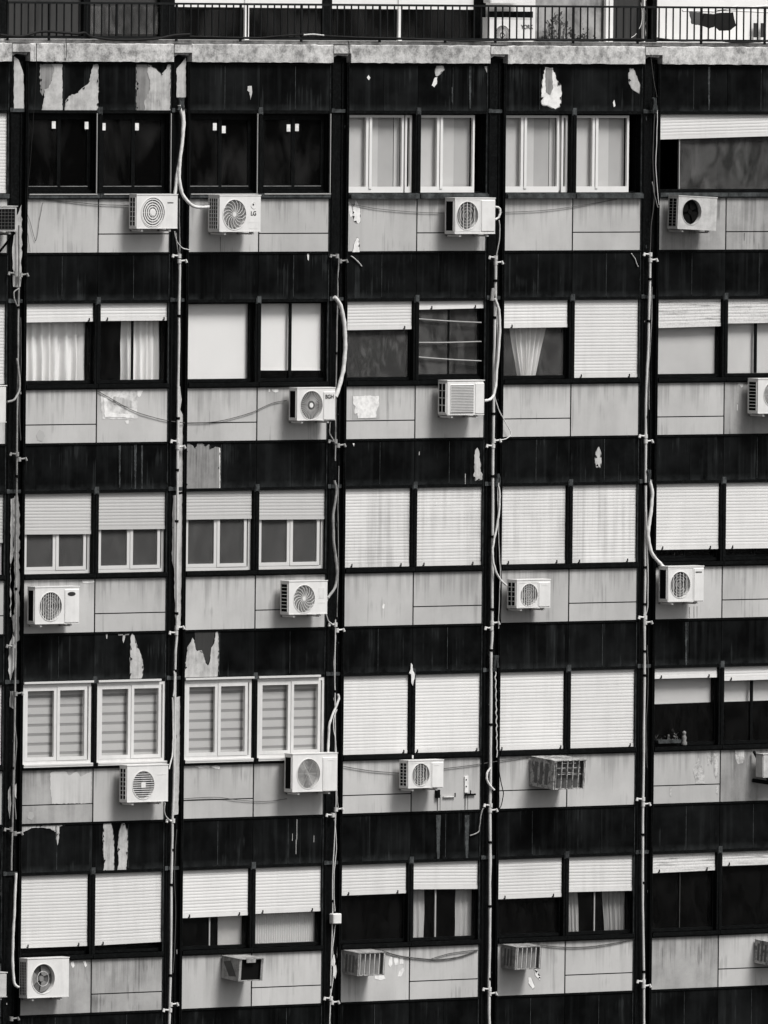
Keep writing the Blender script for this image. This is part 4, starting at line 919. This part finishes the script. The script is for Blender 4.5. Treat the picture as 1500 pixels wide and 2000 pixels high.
H = [
 ([(350,205),(357,235),(355,285),(347,335),(341,383)], .024, 'hose', 'white hose dropping to the ring grille unit from the top of its channel', -.06, -.10),
 ([(356,206),(359,245),(353,300),(350,345),(357,380),(375,401),(392,405),(408,404)], .024, 'hose', 'white hose bending right into the unit lettered LG', -.05, -.30),
 ([(653,580),(664,595),(672,630),(674,680),(669,730),(656,775)], .030, 'hose', 'thick white hose curving down to the unit marked BGH', -.05, -.12),
 ([(966,583),(974,605),(976,650),(971,715),(967,760),(960,778),(946,783)], .020, 'hose', 'white hose hooking left into the square grille unit', -.07, -.20),
 ([(969,600),(972,660),(967,730),(966,770),(975,802),(993,835),(998,848),(988,857),(972,860)], .007, 'hose', 'thin white drain tube looping out over the grey panel, second row', -.07, -.05),
 ([(653,938),(657,962),(651,1005),(652,1060),(658,1110),(655,1145),(640,1168)], .020, 'pipegrey', 'grey wavy hose leading to the swirl grille unit of the third row', -.05, -.18),
 ([(640,1168),(637,1190),(640,1210),(651,1221)], .008, 'hose', 'thin drain tube curling from the third row swirl grille unit', -.18, -.05),
 ([(973,943),(976,975),(972,1020),(965,1055),(962,1080),(966,1108),(976,1130),(990,1144)], .015, 'hose', 'pale hose bundle running to the small barred unit in the fourth bay', -.07, -.14),
 ([(971,945),(973,1000),(975,1080),(977,1120),(974,1200),(974,1228)], .006, 'pipe', 'thin straight tube beside the hose bundle of the fourth bay', -.06, -.05),
 ([(1268,937),(1274,965),(1270,1010),(1266,1045),(1274,1082),(1297,1108)], .026, 'hose', 'thick white hose sweeping right onto the unit below the gapped shutters', -.05, -.14),
 ([(1262,1000),(1265,1100),(1265,1180),(1260,1205)], .009, 'pipe', 'thin slack tube alongside the rightmost pipe, third row', -.08, -.06),
 ([(660,1355),(661,1368),(650,1395),(643,1420),(641,1474)], .017, 'hose', 'white hose dropping onto the large unit of the fourth row', -.05, -.12),
 ([(658,1385),(651,1410),(655,1445),(657,1474)], .007, 'hose', 'thin tube beside the hose of the large fourth row unit', -.05, -.12),
 ([(658,1545),(659,1565),(661,1582)], .006, 'hose', 'short thin drain tube under the large fourth row unit', -.12, -.05),
 ([(958,1499),(951,1512),(953,1528),(965,1543)], .016, 'hose', 'short bent white elbow pipe on the bright pipe, fourth row', -.06, -.09),
 ([(972,1478),(977,1520),(983,1550),(978,1575),(972,1583)], .007, 'cableblack', 'slim black drain loop right of the bright pipe, fourth row', -.07, -.05),
 ([(950,1571),(941,1585),(937,1610),(934,1625),(918,1632)], .009, 'pipegrey', 'grey tube curling over the dark band left of the bright pipe', -.05, -.02),
 ([(31,1705),(28,1780),(25,1850),(27,1915),(37,1929)], .020, 'hose', 'white hose bending into the bottom left air conditioner', -.06, -.14),
 ([(341,452),(345,470),(356,484),(371,488)], .007, 'hose', 'thin drain tube under the ring grille unit', -.12, -.04),
 ([(967,404),(975,406),(977,414),(974,424),(967,429)], .016, 'hose', 'short looped white connectors at the side of the top row barred unit', -.25, -.25),
 ([(975,430),(976,460),(970,498)], .008, 'pipe', 'thin tube from the top row barred unit down to the bright pipe', -.12, -.05),
 ([(645,824),(644,845),(652,861)], .007, 'hose', 'thin drain tube under the unit marked BGH', -.18, -.05),
 ([(337,1362),(338,1420),(337,1470),(330,1502)], .010, 'hose', 'thin white hose entering the unit with the square fan centre', -.06, -.20),
 ([(322,1568),(322,1590),(334,1605)], .008, 'hose', 'thin drain tube under the unit with the square fan centre', -.15, -.05),
 ([(37,563),(27,572),(30,590),(36,600)], .010, 'pipegrey', 'short grey loop at the top of the leftmost channel, second row', -.05, -.05),
 ([(33,700),(37,730),(38,760),(28,780),(14,785)], .016, 'pipegrey', 'grey hose bending left out of the leftmost channel', -.05, -.15),
 ([(1274,355),(1279,385),(1285,405)], .008, 'pipegrey', 'short loose grey tube by the tilted open unit, top row', -.05, -.05),
 ([(340,1310),(341,1330),(339,1360)], .012, 'hose', 'short pale hose stub in the second channel above the white windows', -.07, -.07),
]
for pts, r, m_, lab, ya, yb_ in H:
    n = len(pts); pathtube('hose', pts, r, m_, lab, 'hose', Ys=[ya+(yb_-ya)*(k/(n-1))**1.5 for k in range(n)])
K = [
 ([(58,387),(120,392),(190,399),(252,401)], .005, 'cable', 'thin cable sagging across the grey panel to the ring grille unit'),
 ([(52,412),(62,445),(70,470),(77,430),(84,395)], .0035, 'cable', 'fine V shaped wire hanging on the top left grey panel'),
 ([(53,450),(56,470),(59,492)], .0035, 'cable', 'fine loose wire end at the top left grey panel corner'),
 ([(682,398),(740,408),(810,414),(868,416)], .004, 'cable', 'thin cable across the grey panel with white flakes, top row'),
 ([(975,415),(1060,411),(1130,402),(1205,389)], .004, 'cable', 'thin cable rising to the right beyond the third pipe, top row'),
 ([(190,763),(230,786),(270,806),(330,822),(380,826),(430,822),(490,806),(530,788),(560,782)], .005, 'cable', 'long dark cable sagging between the second row panels to the BGH unit'),
 ([(667,1496),(720,1505),(780,1510)], .005, 'cable', 'dark cable reaching the small barred unit from the left, fourth row'),
 ([(867,1501),(910,1496),(945,1491),(990,1484),(1034,1478)], .005, 'cable', 'dark cable from the small barred unit to the rust stained box'),
 ([(356,1560),(420,1557),(470,1563),(520,1565),(560,1560)], .004, 'cable', 'faint cable drooping left of the large fourth row unit'),
 ([(748,1857),(780,1867),(830,1873),(860,1874),(900,1868),(934,1855)], .009, 'cable', 'thick dark cable sagging across two panels, bottom row third bay'),
 ([(842,1873),(880,1862),(934,1855)], .006, 'cable', 'second thinner cable meeting the sagging one, bottom row third bay'),
 ([(1050,1845),(1100,1850),(1150,1849),(1200,1842),(1240,1833)], .007, 'cable', 'dark cable sagging right of the box unit, bottom row fourth bay'),
 ([(686,500),(696,508),(707,520)], .009, 'pipe', 'short straight white tube piece lying on the dark band, top row third bay'),
 ([(1233,495),(1240,505),(1246,521)], .007, 'pipe', 'short curved white tube piece on the dark band left of the rightmost pipe'),
 ([(71,85),(71,150),(66,215),(63,270),(54,370),(52,410)], .006, 'cableblack', 'black cable hanging down beside the leftmost channel from the balcony'),
 ([(680,80),(683,100),(682,125)], .006, 'cableblack', 'short black cable looped over the concrete edge'),
 ([(1271,105),(1276,150),(1283,190)], .004, 'cable', 'thin wire slanting down the rightmost channel near the top'),
 ([(129,76),(130,100),(128,118)], .005, 'cableblack', 'thin black crack following cable on the concrete edge at left'),
]
for pts, r, m_, lab in K:
    yy = -.018 if pts[0][1] > 130 else -.09
    if 'leftmost channel' in lab: yy = -.09
    pathtube('cable', pts, r, m_, lab, 'cable', Y=yy, n=6)
W_ = [
 ([(344,455),(345,475),(349,498)], .008, 'pipegrey', 'short dull tube joining the ring grille unit drain to the pipe head'),
 ([(350,388),(350,430),(351,470),(351,500)], .010, 'pipegrey', 'thin dull tube running up the channel from the peeled channel pipe to the twin hoses'),
 ([(1280,205),(1275,300),(1278,380),(1272,440),(1270,495)], .007, 'cable', 'dark slack wire down the rightmost channel, top row'),
 ([(1284,210),(1283,260),(1281,330),(1287,400)], .006, 'wire', 'fine pale wire edge in the rightmost channel above the tilted unit'),
 ([(662,910),(660,1000),(661,1100),(658,1205)], .006, 'pipegrey', 'thin grey wire beside the wavy hose, third row'),
 ([(656,1240),(652,1300),(655,1350)], .006, 'pipe', 'thin pale wire just above the hose of the large fourth row unit'),
 ([(972,620),(969,700),(971,760)], .006, 'cableblack', 'thin black wire behind the hooked hose, second row'),
 ([(967,950),(966,1010),(970,1060),(968,1105)], .007, 'cableblack', 'thin black wire crossing the hose bundle, third row'),
 ([(978,1090),(980,1160),(977,1210)], .005, 'cable', 'fine dark wire at the right lip of the middle right channel, third row'),
 ([(653,1600),(657,1650),(652,1720),(654,1780)], .006, 'wire', 'thin pale wire above the white junction box'),
 ([(655,1806),(650,1850),(651,1900),(646,1945)], .007, 'wire', 'thin pale wire below the white junction box'),
 ([(345,1620),(341,1700),(343,1800),(338,1900)], .006, 'cable', 'dark slack wire beside the pipe in the bottom row, second channel'),
 ([(40,620),(41,700),(38,780),(40,860)], .007, 'cable', 'dark slack wire in the leftmost channel, second row'),
 ([(27,1400),(32,1450),(28,1530),(31,1600)], .007, 'pipegrey', 'dull slack tube in the leftmost channel, fourth row'),
 ([(1264,1260),(1266,1330),(1262,1420),(1264,1500)], .006, 'cable', 'dark slack wire beside the bowed pipe, fourth row'),
 ([(1273,560),(1272,640),(1267,720),(1268,800)], .008, 'pipegrey', 'dull thin tube twisted round the bowed pipe, second row'),
]
for pts, r, m_, lab in W_: pathtube('cable', pts, r, m_, lab, 'cable', Y=-.035, n=6)
for px, py in ((659, 1850), (652, 1890), (649, 1870)):
    patchX([(px, py), (px+4, py-6), (px+6, py+8), (px+3, py+22), (px-1, py+14)], CX(3), 'flake', .5)
# cable bundles clipped in the channels just above each window row (dark knots)
for px, py, lab in ((353, 203, 'dark taped hose knot at the head of the twin hoses'), (1279, 203, 'dark taped cable knot in the rightmost channel, top row'), (963, 575, 'pale bent metal clip at the head of the third pipe hose'),
                    (972, 938, 'dark taped knot above the hose bundle, third row'), (1267, 930, 'dark taped knot above the thick sweeping hose'), (967, 1292, 'dark taped knot above the twisted strap')):
    p = at(px, py, -.06); mb = MB(); rnd = random.Random(int(px+py))
    for k in range(4):
        q = p+Vector((rnd.uniform(-.03, .03), rnd.uniform(-.02, .0), 0)); mb.tube(spline([q+Vector((rnd.uniform(-.03, .03), 0, .09)), q, q+Vector((rnd.uniform(-.03, .03), 0, -.09))], 4), .019, 6)
    tag(mb.build('taped_knot', 'pipegrey' if 'pale' in lab else 'dusty'), lab, 'tape knot')
# twisted strap in the channel, fourth row
pts = [(967.5+.9*math.sin(k*2.3)+k*.12, 1312+k*6.2) for k in range(28)]
pathtube('twisted_strap', pts, .009, 'hose', 'white twisted strap hanging beside the bright pipe, fourth row', 'strap', Y=-.05, k=3, n=5)
# small junction box on the second channel, bottom row
p = at(651.5, 1805, -.12); q = at(668, 1784, -.12)
e = empty('junction_box', (p.x, -.12, p.z), 'small white junction box on the thin pipe, bottom row', 'junction box')
MB().cbox(0, q.x-p.x, 0, .09, 0, q.z-p.z, .012).build('box', 'ac', e); MB().box(.012, q.x-p.x-.012, -.003, -.0005, .012, .018).build('lid_lip', 'wire', e)
# leftover bracket on the wall by the small barred unit
for (pts, lab) in (([(907,1517),(914,1515),(914,1548),(907,1548)], 'a'),):
    q = [(lambda v: (v.x, v.z))(at(x, z_, -.01)) for x, z_ in pts]
    mb = MB().prism(q, -.022, -.001); 
    v = at(908, 1552, -.02); mb.box(v.x, v.x+.20, -.03, -.012, v.z-.012, v.z+.012, 1); v2 = at(928, 1550, -.03); mb.box(v2.x-.1, v2.x-.08, -.035, -.03, v2.z, v2.z+.05, 1)
    for zz in (1523, 1536): u = at(910.5, zz, -.022); mb.disc(u.x, u.z, .012, -.026, -.0225, 10, 1)
    tag(mb.build('wall_bracket', ['flake', 'blackframe']), 'leftover white bracket plate with a black arm, right of the small barred unit', 'bracket')
v = at(855, 1545, -.03); mb = MB().box(v.x-.03, v.x+.03, -.05, -.001, v.z-.10, v.z+.02); u = at(866, 1556, -.02); mb.box(u.x, u.x+.22, -.03, -.008, u.z-.010, u.z+.004, 1); mb.box(u.x+.2, u.x+.22, -.035, -.0305, u.z-.01, u.z+.05)
tag(mb.build('wall_bracket', ['blackframe', 'flake']), 'dark bracket stub with a thin white rail under the small barred unit', 'bracket')
# plants and an ornament on the sill of the dark window, fourth row
wd_n = lambda a, b: (b-a)*1.6 if b-a > 60 else 0
def sprig(px0, px1, py0, py1, Y, lab, seed, m_='leaf', name='potted_plant'):
    rnd = random.Random(seed); a, b = at(px0, py1, Y), at(px1, py0, Y)
    e = empty(name, (a.x, Y, a.z), lab, 'plant'); mb = MB(); wd, hh = b.x-a.x, b.z-a.z
    for k in range(int(46+wd_n(px0, px1))):
        x = rnd.uniform(0, wd); z = rnd.uniform(hh*.15, hh)*(.6+.4*math.sin(x/wd*7+seed)); s = rnd.uniform(.014, .034)*(1.5 if px1-px0 > 60 else 1); t = rnd.uniform(0, 6.28); yy = rnd.uniform(-.04, .04)
        mb.add([(x, yy, z), (x+s*math.cos(t), yy+.01, z+s*math.sin(t)), (x+s*1.6*math.cos(t+.4), yy, z+s*1.6*math.sin(t+.4)), (x+s*math.cos(t+.9), yy-.01, z+s*math.sin(t+.9))], [(0, 1, 2, 3)])
        if k % 4 == 0: mb.strip([(x*.7+wd*.15, .02), (x, z)], .005, yy, yy+.004)
    mb.build('foliage', m_, e)
    MB().prism([(0, 0), (wd, 0), (wd*1.02, .05), (-.02*wd, .05)], -.05, .06).build('planter', 'dusty', e); return e
sprig(1282, 1326, 1424, 1452, .03, 'small plants in a low planter inside the dark window at right, fourth row', 3)
p = at(1333, 1455, .03); e = empty('ornament', (p.x, .03, p.z), 'small pale figurine on the sill beside the low planter, fourth row', 'ornament')
mb = MB(); prof = [(0, .04), (.03, .045), (.06, .03), (.10, .038), (.13, .03), (.145, .018), (.16, .028), (.19, .03), (.21, .0)]
vs = []; fs = []
for z, r in prof:
    for k in range(12): t = 2*math.pi*k/12; vs.append((.03+r*math.cos(t), r*math.sin(t), z))
for a in range(len(prof)-1):
    for k in range(12): q = (k+1) % 12; fs.append((a*12+k, a*12+q, (a+1)*12+q, (a+1)*12+k))
mb.add(vs, fs, 0, True).build('figure', 'stone', e)

# ------------------------------------------------------------------ balcony at the top
ZB = zc1+.055; YW = .93
def P2(px, py, Y): v = at(px, py, Y); return v.x, v.z
def slab(px0, px1, py0, py1, Y, m_, name, parent=B, th=.03, pym=None, label=None):
    x0, _ = P2(px0, py1, Y); x1, _ = P2(px1, py1, Y); z1 = P2(px0, py0, Y)[1]; z0 = P2(px0, py1, Y)[1]
    return MB().box(x0, x1, Y, Y+th, max(z0, ZB-.05), z1).build(name, m_, parent, label)
TOP = -60
slab(-60, 640, TOP, 92, YW+.06, 'walld', 'balcony_wall'); slab(640, 948, TOP, 92, YW+.06, 'walld', 'balcony_wall')
slab(948, 1045, TOP, 92, YW+.06, 'wallw', 'balcony_wall'); slab(1045, 1180, TOP, 92, YW+.06, 'wallg', 'balcony_wall', label='stained dirty stretch of balcony wall behind the plant')
slab(1197, 1257, TOP, 92, YW+.06, 'walld', 'balcony_wall'); slab(1290, 1640, TOP, 92, YW+.06, 'wallw', 'balcony_wall', label='pale clean balcony wall behind the laundry')
for a, b, m_ in ((-60, 15, 'blackframe'), (163, 176, 'blackframe'), (312, 341, 'blackframe'), (629, 648, 'blackframe'), (925, 948, 'blackframe'), (1274, 1283, 'blackframe')):
    slab(a, b, TOP, 92, YW-.02, m_, 'column', th=.06)
for a, b in ((478, 486), (778, 785), (1183, 1188), (1190, 1197), (1257, 1262), (1283, 1290)):
    slab(a, b, TOP, 92, YW-.03, 'pvc', 'window_post', th=.05)
slab(341, 478, -6, 13.5, YW-.01, 'pvc', 'window_rail', th=.03); slab(486, 629, -6, 15, YW-.01, 'pvc', 'window_rail', th=.03)
slab(648, 778, -2, 17, YW-.01, 'pvc', 'window_rail', th=.03); slab(785, 925, -2, 18, YW-.01, 'pvc', 'window_rail', th=.03)
slab(176, 312, 12, 66, YW+.02, 'gdusty', 'pane', th=.01)
for a, b in ((344, 478), (486, 627), (650, 778), (785, 923)): slab(a, b, 18, 74, YW+.0, 'gdark', 'pane', th=.01)
MB().box(XL(0)-.6, XR(5)+3.5, YW+.10, 1.7, zc0, 16).build('upper_wall', 'core', B)
# railing
RY = -.01
zt = lambda px: at(px, 11 if px > 400 else 9, RY).z
x_l, x_r = at(14, 20, RY).x, at(1560, 20, RY).x
ztop = at(1000, 11.5, RY).z; zbot = at(1000, 76.5, RY).z
R_ = MB().box(x_l, x_r, RY-.02, RY+.02, ztop-.018, ztop+.012).box(x_l, x_r, RY-.015, RY+.015, zbot-.02, zbot+.012).build('balcony_railing', 'rail', B)
posts = [at(x, 20, RY).x for x in (15, 96, 228, 345, 470, 589, 742, 870, 968, 1120, 1246, 1370, 1494, 1560)]
for k, x in enumerate(posts):
    MB().box(x-.014, x+.014, RY-.014, RY+.014, ZB-.02, ztop-.018).build('post', 'rail', R_)
    if k+1 < len(posts):
        n = max(1, round((posts[k+1]-x)/.131)); mb = MB()
        for j in range(1, n):
            xx = x+(posts[k+1]-x)*j/n; mb.box(xx-.0085, xx+.0085, RY-.008, RY+.008, zbot+.012, ztop-.018)
        mb.build('railing_bars', 'rail', R_)
# bundled cables along the foot of the railing
pathtube('cable_bundle', [(0,68),(40,71),(80,62),(125,64),(150,66),(165,64),(180,72),(230,78),(300,76),(340,69),(370,67)], .018, 'cableblack', 'thick black cable bundle sagging along the railing foot at left', 'cable', Y=-.04)
pathtube('cable_bundle', [(370,71),(450,73),(500,74),(560,69),(600,67),(640,70),(700,73)], .010, 'cableblack', 'thin black cable draped on the railing foot in the middle', 'cable', Y=-.04)
pathtube('cable_bundle', [(700,73),(820,76),(900,80),(960,79),(1060,78),(1150,79),(1200,76),(1260,77)], .012, 'cableblack', 'black cable along the railing foot between the unit and the pipes', 'cable', Y=-.04)
pathtube('cable_bundle', [(1280,74),(1330,80),(1390,78),(1440,83),(1500,80)], .012, 'cableblack', 'black cable drooping below the railing under the laundry', 'cable', Y=-.04)
pathtube('cable', [(593,68),(612,67),(632,69)], .010, 'pipe', 'short pale cable end resting on the railing foot', 'cable', Y=-.05)
# balcony air conditioners
ac(952, 956, 1041, 36, 92, (981, 69, 20), 'radial', None, 'white air conditioner on the top balcony behind the railing', Y=YW-.36, bracket=False, text=('YORK', 1029, 53, .085), gap=0)
ac(952, 958, 1041, -40, 6, None, '', None, 'white unit hung above the balcony unit, cut by the top edge', Y=YW-.30, bracket=False)
slab(956, 1041, 22, 36, YW-.03, 'blackframe', 'dark_gap_strip', th=.02)  # dark strip between the two stacked balcony units
sprig(1052, 1135, 22, 84, YW-.30, 'scraggly plant on the balcony against the stained wall', 11, 'leaf', 'balcony_plant')
sprig(1126, 1165, 48, 84, YW-.30, 'low small plant right of the scraggly one on the balcony', 12, 'leaf', 'balcony_plant')
pathtube('cable', [(1262,0),(1263,40),(1262,84)], .012, 'cableblack', 'thick dark cable running down the balcony pipe cluster', 'cable', Y=YW-.1)
pathtube('cable', [(1252,5),(1254,40),(1243,65),(1232,74)], .004, 'wire', 'thin pale wire curving down by the balcony pipes', 'cable', Y=YW-.1)
# laundry on a rack
LY = .30; e = empty('laundry_rack', at(1345, 22, LY), 'white folding rack reaching out over the balcony with dark laundry', 'laundry rack')
mb = MB(); o_ = e.location
for q in (((1333,21),(1385,22)), ((1385,22),(1500,11)), ((1400,19),(1500,24)), ((1385,25),(1440,12)), ((1384,26),(1398,52))):
    a, b = at(*q[0], LY)-o_, at(*q[1], LY)-o_; mb.tube([a, b], .014, 6)
mb.build('rail', 'pvc', e)
def garment(pts, m_, lab, Y):
    q = [(lambda v: (v.x, v.z))(at(x, z_, Y)) for x, z_ in rough(pts, .8, int(pts[0][0]))]
    return tag(MB().prism(q, Y, Y+.015).build('garment', m_), lab, 'clothes', 'clothes on the rack')
garment([(1347,23),(1372,24),(1380,40),(1376,50),(1352,47)], 'clothgrey', 'faded grey garment at the left of the laundry rack', LY-.03)
garment([(1375,26),(1398,27),(1400,50),(1385,56),(1372,50)], 'cloth', 'black garment in the middle of the laundry rack', LY-.05)
garment([(1398,26),(1432,24),(1438,50),(1425,60),(1406,60),(1396,50)], 'cloth', 'widest black garment at the right of the laundry rack', LY-.04)
slab(1473, 1481, 45, 73, YW-.02, 'print', 'wall_vent', th=.02); slab(1487, 1495, 45, 73, YW-.02, 'print', 'wall_vent', th=.02)
